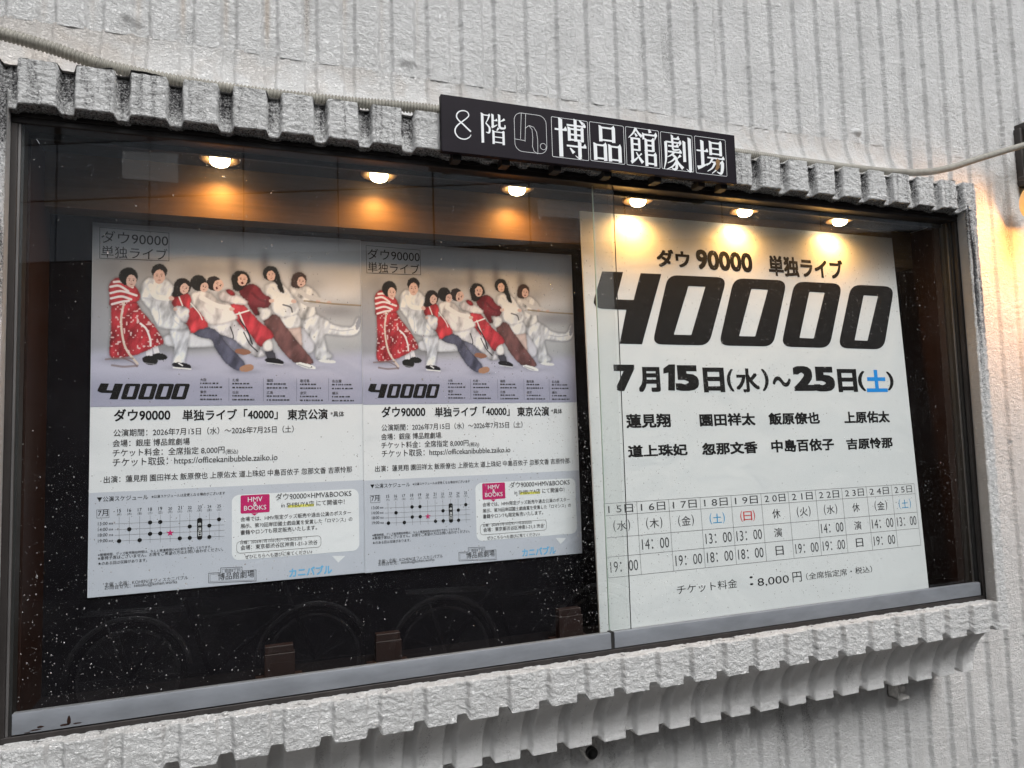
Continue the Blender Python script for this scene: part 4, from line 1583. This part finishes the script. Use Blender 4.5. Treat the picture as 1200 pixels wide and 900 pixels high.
I.text('in SHIBUYA店 にて開催中！', (810, 442), (1072, 412), 0.012)
I.text('会場では、HMV限定グッズ販売や過去公演のポスター', (642, 499), (1098, 458), 0.012)
I.text('展示、第70回岸田國士戯曲賞を受賞した「ロマンス」の', (642, 527), (1104, 486), 0.012)
I.text('書籍やロンTも限定販売いたします。', (642, 554), (958, 526), 0.012)
a_, b2 = I.uv(626, 630), I.uv(974, 556)
I.line([tuple(q) for q in rr_pts(a_, b2, 0.008)], 0.0008, 0, closed=True, px=False)
I.text('日程：2026年7月15日(水)〜7月26日(日)', (642, 595), (896, 572), 0.012)
I.text('会場：東京都渋谷区神南1-21-3 渋谷', (642, 617), (960, 588), 0.012)
I.text('ぜひこちらへも遊びに来てください♪', (660, 653), (938, 625), 0.012)
I.build('bubble_lettering', [MAT['ink_grey']], poster)

I = Ink(poster_sheet, crop8, 0.0007, 1.1)
I.line([(510, 752), (510, 712), (560, 709), (560, 690), (648, 686), (648, 702), (706, 698), (706, 744)], 0.0011, 0, closed=True)
I.line([(516, 746), (516, 717), (566, 714), (566, 696), (642, 692), (642, 707), (700, 704), (700, 740)], 0.0005, 0, closed=True)
I.text('銀座8丁目', (576, 710), (638, 697), 0.0)
I.text('博品館劇場', (548, 742), (698, 710), 0.012)
I.text('主催・企画：KOHEN/オフィスカニバブル', (80, 768), (425, 730), 0.012)
I.text('お問合せ先：seisaku@kohen.works', (80, 784), (380, 752), 0.012)
I.build('organiser_lettering', [MAT['ink_grey']], poster)
I = Ink(poster_sheet, crop8, 0.0007, 1.1)
I.text('カニバブル', (843, 729), (1020, 680), 0.035)
I.build('logo_lettering', [MAT['sky_blue']], poster)


p2_ = poster.copy()
col.objects.link(p2_)
p2_.location = (PX0 + 0.5805, PY_ - 0.0022, PZ0 - 0.0008)
p2_.scale = (0.985, 1, 0.997)
for ch in poster.children:
    c = ch.copy()
    col.objects.link(c)
    c.parent = p2_
tag(poster, 'left of two identical tug-of-war posters, nearest the left end of the case', 'poster', 'tug-of-war posters')
tag(p2_, 'right of two identical tug-of-war posters, next to the white text board', 'poster', 'tug-of-war posters')

# ------------------------------------------------------------------ white text board leaning in the right half
def cropB(x, y):
    return 670 + x / 2.927, 260 + y / 2.927


def cropC(x, y):
    return 690 + x / 2.927, 550 + y / 2.927


tl = at(680, 247, 0.140)
bl = at(703.5, 741, 0.086)
tr = at(1045, 279, 0.140)
br = at(1088.5, 691, 0.086)
u_ = (tr - tl) + (br - bl)
u_ /= np.linalg.norm(u_)
v_ = (tl - bl) + (tr - br)
v_ -= u_ * (v_ @ u_)
v_ /= np.linalg.norm(v_)
BS = Sheet(bl, u_, v_)
q = [BS.uv(680, 247), BS.uv(703.5, 741), BS.uv(1045, 279), BS.uv(1088.5, 691)]
ul, ur = (q[0][0] + q[1][0]) / 2, (q[2][0] + q[3][0]) / 2
vt, vb = (q[0][1] + q[2][1]) / 2, -0.030
board = empty('text_board', tuple(BS.pt((ul + ur) / 2, vb, 0)), 'large white announcement board with big black 40000 leaning behind the right pane', 'notice board')
mb = MB()
cs = [(q[1][0] - 0.0005, vb), (q[3][0], vb), (q[2][0], q[2][1]), (q[0][0], q[0][1])]
f_ = [BS.pt(a, b_, 0) for a, b_ in cs]
k_ = [BS.pt(a, b_, -0.006) for a, b_ in cs]
mb.add(f_ + k_, [(0, 1, 2, 3), (7, 6, 5, 4), (0, 4, 5, 1), (1, 5, 6, 2), (2, 6, 7, 3), (3, 7, 4, 0)])
mb.build('board_sheet', MAT['white_board'], board)
I = Ink(BS, cropB, 0.0004)
I.text('ダウ', (293, 153), (402, 100), 0.034)
I.text('90000', (429, 162), (616, 108), 0.034)
I.text('単独ライブ', (678, 184), (926, 132), 0.034)
I.build('title_lettering', [MAT['ink']], board)
I = Ink(BS, cropB, 0.0004)
four = [(104, 170), (176, 172), (152, 266), (212, 268), (236, 176), (307, 179), (241, 420), (164, 418), (187, 302), (100, 298), (83, 291), (75, 278), (77, 262)]
Q = [([(330, 182), (532, 191), (470, 424), (276, 420)], [(400, 220), (458, 223), (410, 388), (350, 387)]),
     ([(556, 193), (738, 201), (690, 428), (504, 424)], [(616, 230), (673, 233), (629, 393), (574, 392)]),
     ([(764, 204), (928, 212), (884, 433), (718, 428)], [(815, 240), (867, 243), (830, 400), (781, 398)]),
     ([(958, 215), (1106, 222), (1070, 438), (913, 433)], [(1001, 252), (1050, 255), (1014, 408), (970, 406)])]
forty_thousand(I, Q, four, 34, 3)
I.build('number_lettering', [MAT['ink']], board)
I = Ink(BS, cropB, 0.0004)
hv = 0.044
I.text('7', (148, 581), (215, 490), 0.05)
I.text('月', (231, 584), (300, 498), hv)
I.poly([(333, 489), (354, 489), (354, 579), (331, 578), (331, 517), (314, 521), (314, 503)])
I.text('5', (358, 580), (432, 492), 0.05)
I.text('日', (454, 585), (520, 500), hv)
I.text('(', (535, 582), (552, 505), 0.02)
I.text('水', (566, 585), (640, 503), 0.028)
I.text(')', (655, 580), (672, 505), 0.02)
I.text('〜', (690, 566), (750, 530), 0.02)
I.text('2', (763, 580), (828, 495), 0.05)
I.text('5', (834, 582), (897, 497), 0.05)
I.text('日', (916, 584), (974, 505), hv)
I.text('(', (985, 580), (1003, 512), 0.02)
I.text('土', (1013, 584), (1076, 508), hv, 1)
I.text(')', (1084, 578), (1100, 514), 0.02)
I.build('date_lettering', [MAT['ink'], MAT['blue']], board)
I = Ink(BS, cropB, 0.0004)
nb = 0.034
for s, lb, rt in (('蓮見翔', (188, 708), (337, 657)), ('園田祥太', (440, 702), (627, 655)), ('飯原僚也', (677, 697), (848, 652)), ('上原佑太', (936, 692), (1087, 648)),
                  ('道上珠妃', (194, 809), (395, 760)), ('忽那文香', (448, 801), (635, 752)), ('中島百依子', (686, 792), (897, 741)), ('吉原怜那', (944, 782), (1098, 738))):
    I.text(s, lb, rt, nb)
I.build('name_lettering', [MAT['ink']], board)
I = Ink(BS, cropC, 0.0004)
tx = (52, 163, 274, 382, 488, 592, 684, 778, 868, 953, 1042, 1117)
bx_ = (65, 180, 290, 398, 505, 607, 703, 797, 888, 972, 1056, 1138)


def ty(x): return 113 + (x - 52) * (53 - 113) / (1117 - 52)
def by(x): return 367 + (x - 65) * (265 - 367) / (1138 - 65)


TL_, BL_ = I.uv(52, 113), I.uv(65, 367)
TR_, BR_ = I.uv(1117, 53), I.uv(1138, 265)
uL, uR = (TL_[0] + BL_[0]) / 2, (TR_[0] + BR_[0]) / 2
vT, vB = (TL_[1] + TR_[1]) / 2, (BL_[1] + BR_[1]) / 2
uc = [(I.uv(a, ty(a))[0] + I.uv(b_, by(b_))[0]) / 2 for a, b_ in zip(tx, bx_)]
uc[0], uc[-1] = uL, uR
fr = (0, 0.165, 0.465, 0.725, 1.0)
vr = [vT + (vB - vT) * f_ for f_ in fr]
for v__ in vr:
    I.line([(uL, v__), (uR, v__)], 0.0011, 3, px=False)
for u__ in uc:
    I.line([(u__, vT), (u__, vB)], 0.0011, 3, px=False)


def cell(I, s, ci, ri, h_, off, mi=0, wf=None):
    v, f, l_ = glyphs(s, off)
    cu, cv = (uc[ci] + uc[ci + 1]) / 2, (vr[ri] + vr[ri + 1]) / 2
    hw = wf * (uc[ci + 1] - uc[ci]) / 2
    I.add([BS.pt(cu + (a - 0.5) * 2 * hw, cv + (b_ - 0.5) * h_, 0.0004 + z_) for (a, b_), z_ in zip(v, l_)], f, mi)


days = [('水', 0), ('木', 0), ('金', 0), ('土', 1), ('日', 2), (None, 0), ('火', 0), ('水', 0), (None, 0), ('金', 0), ('土', 1)]
r3 = ['', '14：00', '', '13：00', '13：00', '演', '', '14：00', '演', '14：00', '13：00']
r4 = ['19：00', '', '19：00', '18：00', '18：00', '日', '19：00', '19：00', '日', '19：00', '']
for k in range(11):
    cell(I, '%d %d日' % ((15 + k) // 10, (15 + k) % 10), k, 0, 0.0215, 0.004, 0, 0.76)
    if days[k][0]:
        cell(I, '(', k, 1, 0.030, 0.0, days[k][1], 0.07)
        cu = (uc[k] + uc[k + 1]) / 2
        base_ = I.v[-len(glyphs('(', 0.0)[0]):]
        for j in range(len(base_)):
            I.v[len(I.v) - len(base_) + j] = tuple(np.array(base_[j]) - BS.u * 0.021)
        cell(I, ')', k, 1, 0.030, 0.0, days[k][1], 0.07)
        base_ = I.v[-len(glyphs(')', 0.0)[0]):]
        for j in range(len(base_)):
            I.v[len(I.v) - len(base_) + j] = tuple(np.array(base_[j]) + BS.u * 0.021)
        cell(I, days[k][0], k, 1, 0.025, 0.008, days[k][1], 0.29)
    else:
        cell(I, '休', k, 1, 0.026, 0.006, 0, 0.29)
    for ri, rr in ((2, r3), (3, r4)):
        if rr[k]:
            if len(rr[k]) == 1:
                cell(I, rr[k], k, ri, 0.025, 0.006, 0, 0.29)
            else:
                cell(I, rr[k], k, ri, 0.027, 0.0, 0, 0.84)
I.build('timetable_print', [MAT['ink_grey'], MAT['blue_soft'], MAT['red'], MAT['ink_line']], board)
I = Ink(BS, cropC, 0.0004)
I.text('チケット料金', (303, 430), (507, 375), 0.0)
I.text('：', (553, 398), (562, 366), 0.0)
I.text('8,000', (580, 405), (685, 362), 0.002)
I.text('円', (700, 388), (728, 350), 0.0)
I.text('（全席指定席・税込）', (746, 380), (970, 330), 0.0)
I.build('price_lettering', [MAT['ink']], board)

# ------------------------------------------------------------------ theatre sign over the showcase
def cropS(x, y):
    return 510 + x / 3.333, 110 + y / 3.333


SY = -0.060
sx0, sx1, sz0, sz1 = 0.8285, 1.6175, 1.1615, 1.2922
SS = Sheet((sx0, SY, sz0), (1, 0, 0), (0, 0, 1))
sign = empty('theatre_sign', ((sx0 + sx1) / 2, SY, sz0), 'long dark violet sign with white lettering and line logo fixed over the showcase', 'sign')
MB().box(sx0, sx1, SY, SY + 0.016, sz0, sz1, bev=0.0008).build('sign_panel', MAT['sign'], sign)
for x in (0.868, 0.985, 1.115, 1.25, 1.39, 1.52, 1.59):
    MB().box(x - 0.010, x + 0.010, SY + 0.0165, -0.012, sz0 - 0.010, sz0 + 0.05).build('bracket', MAT['black'], sign)

I = Ink(SS, cropS, 0.0003)


class Brush:
    """writes a brush-style character into a box, on a 0..100 grid"""

    def __init__(self, I, lb, rt, thick=11.5, thin=4.6):
        self.I = I
        self.a, self.b = I.uv(*lb), I.uv(*rt)
        self.k = (self.b - self.a) / 100.0
        self.T, self.t = thick, thin
        self.n = 0

    def p(self, x, y):
        return self.a + self.k * np.array([x, y])

    def fill(self, pts):
        self.n += 1
        self.I.polyuv([self.p(*q) for q in pts], 0, 0.00002 * (self.n % 12))

    def h(self, x0, x1, y, serif=True):
        t = self.t / 2
        self.fill([(x0, y - t), (x1, y - t), (x1, y + t), (x0, y + t)])
        if serif:
            s = self.t
            self.fill([(x1 - 1.9 * s, y + t - 0.3), (x1 + 0.4 * s, y - t), (x1 + 0.5 * s, y + t), (x1 - 0.4 * s, y + t + 1.5 * s)])

    def v(self, x, y0, y1, w=None):
        w = (w or self.T) / 2
        self.fill([(x - w, y0), (x + w, y0 + 1), (x + w, y1 - 1), (x - w * 0.2, y1 + 2), (x - w * 1.25, y1 + 2), (x - w, y1 - 2)])

    def s(self, pts, w0, w1=None, wm=None):
        """tapering brush stroke through points"""
        q = catmull([self.p(*a) for a in pts], 6) if len(pts) > 2 else np.array([self.p(*a) for a in pts])
        n_ = len(q)
        w1 = w0 if w1 is None else w1
        ks = abs(self.k).mean()
        ws = []
        for i in range(n_):
            t = i / (n_ - 1)
            w_ = w0 + (w1 - w0) * t if wm is None else (1 - t) ** 2 * w0 + 2 * t * (1 - t) * wm + t * t * w1
            ws.append(max(0.8, w_) * ks)
        self.n += 1
        self.I.line(q, ws, 0, 0.00002 * (self.n % 12), px=False)


def box_(c, x0, x1, y0, y1, mids=(), w=None):
    c.v(x0, y0, y1, w)
    c.h(x0, x1 + 3, y1 - 3)
    c.v(x1, y0, y1 - 1, w)
    for m_ in mids:
        c.h(x0, x1, m_, False)


def k_haku(c):
    c.h(2, 38, 70); c.v(20, 2, 97, 12)
    c.h(40, 98, 84); c.s([(80, 99), (92, 90)], 3, 9)
    box_(c, 47, 88, 44, 78, (61, 48), 9.5); c.v(67, 44, 99, 9.5)
    c.h(38, 98, 32); c.v(79, 6, 44, 11); c.s([(82, 7), (76, 3), (64, 9)], 9, 1); c.s([(48, 27), (60, 15)], 3, 10)


def k_hin(c):
    box_(c, 28, 72, 54, 95, (59,)); box_(c, 8, 42, 3, 47, (9,)); box_(c, 58, 92, 3, 47, (9,))


def k_kan(c):
    c.s([(28, 98), (18, 84), (2, 70)], 8, 2); c.s([(28, 95), (36, 85), (47, 77)], 4, 9)
    c.h(14, 40, 70, False); c.s([(24, 84), (30, 76)], 4, 8)
    c.v(13, 8, 70, 9); c.v(37, 38, 70, 8); c.h(13, 37, 55, False); c.h(13, 37, 40, False)
    c.s([(8, 6), (22, 14), (34, 24)], 9, 2); c.s([(26, 34), (36, 20), (47, 8)], 3, 10); c.s([(44, 32), (34, 24)], 5, 2)
    c.s([(72, 99), (76, 90)], 6, 10); c.v(52, 70, 86, 7); c.h(52, 97, 84); c.s([(95, 84), (90, 72)], 7, 2)
    box_(c, 60, 84, 40, 72, (56, 42), 9.5); c.v(60, 0, 40, 10); box_(c, 60, 90, 2, 34, (8,), 9.5)


def k_geki(c):
    c.v(33, 80, 99, 8); c.h(33, 56, 91); c.h(10, 62, 80); c.s([(61, 80), (56, 72)], 7, 2)
    c.s([(10, 80), (10, 50), (8, 26), (1, 2)], 9, 2, 9); c.h(18, 52, 69); c.s([(34, 78), (34, 62), (40, 59), (58, 62)], 7, 4)
    c.h(16, 62, 53); c.s([(38, 53), (28, 44), (14, 37)], 7, 2); c.s([(30, 47), (44, 34), (44, 10), (36, 4), (26, 9)], 6, 2, 13)
    c.s([(42, 38), (30, 28), (14, 20)], 7, 2); c.s([(44, 26), (30, 12), (10, 2)], 7, 2); c.s([(60, 46), (48, 36)], 8, 2); c.s([(44, 34), (54, 20), (66, 9)], 3, 11)
    c.v(73, 28, 86, 10); c.v(92, 6, 97, 11); c.s([(95, 7), (89, 3), (78, 9)], 9, 1)


def k_jo(c):
    c.h(1, 40, 66); c.v(21, 20, 96, 11.5); c.s([(2, 14), (20, 20), (42, 31)], 12, 2)
    box_(c, 51, 87, 56, 97, (77, 61), 10); c.h(38, 98, 48)
    c.s([(57, 48), (48, 34), (34, 23)], 8, 2); c.h(54, 94, 36); c.s([(92, 37), (90, 16), (84, 4), (70, 8)], 11, 2, 12)
    c.s([(66, 36), (54, 18), (36, 6)], 9, 2); c.s([(81, 36), (70, 16), (52, 1)], 9, 2)


def k_kai(c):
    c.v(9, 0, 96, 10); c.h(9, 38, 92); c.s([(36, 92), (30, 78), (22, 66)], 6, 2); c.s([(22, 66), (36, 52), (34, 36), (22, 36)], 4, 2, 11)
    c.v(49, 56, 97, 9); c.h(49, 66, 78); c.s([(44, 54), (56, 59), (67, 65)], 8, 2)
    c.v(75, 58, 98, 9); c.s([(96, 86), (86, 80), (76, 76)], 8, 2); c.s([(75, 60), (82, 55), (96, 57), (97, 67)], 9, 3, 8)
    c.s([(72, 55), (64, 45)], 8, 3); box_(c, 51, 90, 0, 44, (24, 7), 9)


for fn_, lb, rt in ((k_haku, (468, 246), (586, 106)), (k_hin, (618, 262), (726, 130)), (k_kan, (757, 275), (866, 142)), (k_geki, (893, 296), (1000, 172)), (k_jo, (1024, 306), (1126, 190))):
    # the sign recedes: shift both corners to the glyph's own mid height
    fn_(Brush(I, lb, rt))
k_kai(Brush(I, (177, 190), (274, 84), 9.0, 3.6))
# the figure 8 with its open lower loop
c8 = [(140, 160), (133, 170), (116, 177), (94, 172), (80, 156), (78, 138), (88, 122), (106, 108), (124, 94), (131, 84), (126, 72), (112, 66), (96, 68), (85, 78), (84, 92), (94, 106), (110, 120), (126, 136), (134, 143), (139, 148)]
q8 = catmull([SS.uv(*cropS(*q)) for q in c8[:-1]], 6)
ws = [0.0016 + 0.0016 * math.sin(math.pi * min(1, i / (len(q8) * 0.55))) for i in range(len(q8))]
I.line(q8, ws, 0, 0.0001, px=False)
q8 = catmull([SS.uv(*cropS(*q)) for q in c8[9:]], 4)
I.line(q8, [0.0020 + 0.0022 * i / len(q8) for i in range(len(q8))], 0, 0.0002, px=False)
# thin frames round the five characters
for pts in ([(456, 90), (598, 108), (596, 262), (455, 243)], [(605, 108), (739, 128), (737, 276), (604, 259)], [(746, 128), (876, 146), (874, 292), (745, 276)], [(883, 147), (1007, 166), (1005, 306), (882, 291)], [(1016, 164), (1137, 182), (1135, 324), (1015, 306)]):
    ua = np.mean([I.uv(*pts[0])[0], I.uv(*pts[3])[0]])
    ub = np.mean([I.uv(*pts[1])[0], I.uv(*pts[2])[0]])
    va = np.mean([I.uv(*pts[2])[1], I.uv(*pts[3])[1]])
    vb_ = np.mean([I.uv(*pts[0])[1], I.uv(*pts[1])[1]])
    I.line(rr_pts((ua, va), (ub, vb_), 0.003, 3), 0.0010, 0, closed=True, px=False)
I.build('sign_lettering', [MAT['sign_white']], sign)
I = Ink(SS, cropS, 0.0003)
a_, b2 = I.uv(312, 222), I.uv(432, 88)
I.line(rr_pts(a_, b2, 0.019, 8), 0.0009, 0, closed=True, px=False)
I.line([(336, 74), (333, 176)], 0.0009); I.line([(353, 78), (351, 186)], 0.0009); I.line([(311, 176), (352, 183)], 0.0009)
I.line([SS.uv(*cropS(*q)) for q in ((352, 134), (366, 124), (384, 130), (396, 150), (400, 180), (401, 234))], 0.0009, px=False)
I.line([SS.uv(*cropS(*q)) for q in ((366, 124), (378, 140), (381, 170), (380, 205), (386, 224), (401, 235))], 0.0009, px=False)
c = I.uv(422, 206)
I.line([c + 0.0076 * np.array([math.cos(t), math.sin(t)]) for t in np.linspace(0, 2 * math.pi, 20, endpoint=False)], 0.0009, 0, closed=True, px=False)
I.build('line_logo', [MAT['sign_white']], sign)
I = Ink(SS, cropS, 0.0007)
I.poly([(1102, 252), (1112, 262), (1110, 288), (1100, 300), (1092, 296), (1098, 280), (1094, 266)])
I.build('rust_mark', [simple_mat('rusty_chip', (0.20, 0.11, 0.04), 0.8, 0, 0.3, 200)], sign)

# ------------------------------------------------------------------ rain on the panes
def droplets(n, rng):
    vs_, fs = [], []
    k = 8
    base = 0
    rows_ = ((0.0, 1.0), (0.35, 0.93), (0.68, 0.70), (0.90, 0.36))
    lamps = [at(px, py, 0.004) for px, py in ((256, 186), (449, 206), (611, 222), (752, 236), (880, 248), (991, 259))]
    for q_ in range(n):
        if q_ < 900:                                  # fine spray in front of the lamps
            c = lamps[q_ % 6]
            x, z = c[0] + rng.gauss(0, 0.035), c[2] + rng.gauss(-0.012, 0.024)
            if not (0.03 < x < 2.455 and z < 1.14):
                continue
            r = 0.00032 + 0.0004 * rng.random()
        else:
            while True:
                x, z = rng.uniform(0.03, 2.455), rng.uniform(0.06, 1.14)
                dens = 0.12 + 0.9 * sstep(0.42, 0.68, float(fbm(np.array(x * 3.1), np.array(z * 3.1), 71, 3)))
                dens *= 0.45 + 0.55 * (1 - z / 1.15) + 0.6 * (abs(x - 1.17) < 0.09)
                if rng.random() < dens:
                    break
            r = 0.00042 + 0.0009 * rng.random() ** 4 + (0.0008 if rng.random() < 0.02 else 0)
        y = 0.0039 if x < 1.2875 else 0.0212
        ey = 0.45 + 0.25 * rng.random()
        ez = 1.0 + 0.45 * rng.random() ** 2
        ph = rng.random() * 6.28
        for hgt, rad_ in rows_:
            for j in range(k):
                a = 2 * math.pi * j / k
                q = 1 + 0.14 * math.sin(2 * a + ph)
                vs_.append((x + r * rad_ * q * math.cos(a), y - hgt * r * ey, z + r * rad_ * q * ez * math.sin(a)))
        vs_.append((x, y - r * ey, z))
        for i in range(len(rows_) - 1):
            for j in range(k):
                j2 = (j + 1) % k
                fs.append((base + i * k + j, base + i * k + j2, base + (i + 1) * k + j2, base + (i + 1) * k + j))
        t = base + len(rows_) * k
        for j in range(k):
            fs.append((base + (len(rows_) - 1) * k + j, base + (len(rows_) - 1) * k + (j + 1) % k, t))
        fs.append(tuple(base + j for j in range(k - 1, -1, -1)))
        base = t + 1
    mb = MB()
    mb.v, mb.f, mb.m = vs_, fs, [0] * len(fs)
    return mb


o = droplets(9800, random.Random(12)).build('rain_drops', MAT['water'], None, True)
tag(o, 'tiny rain drops sprinkled over the outside of the showcase glass', 'rain drops', kind='stuff')
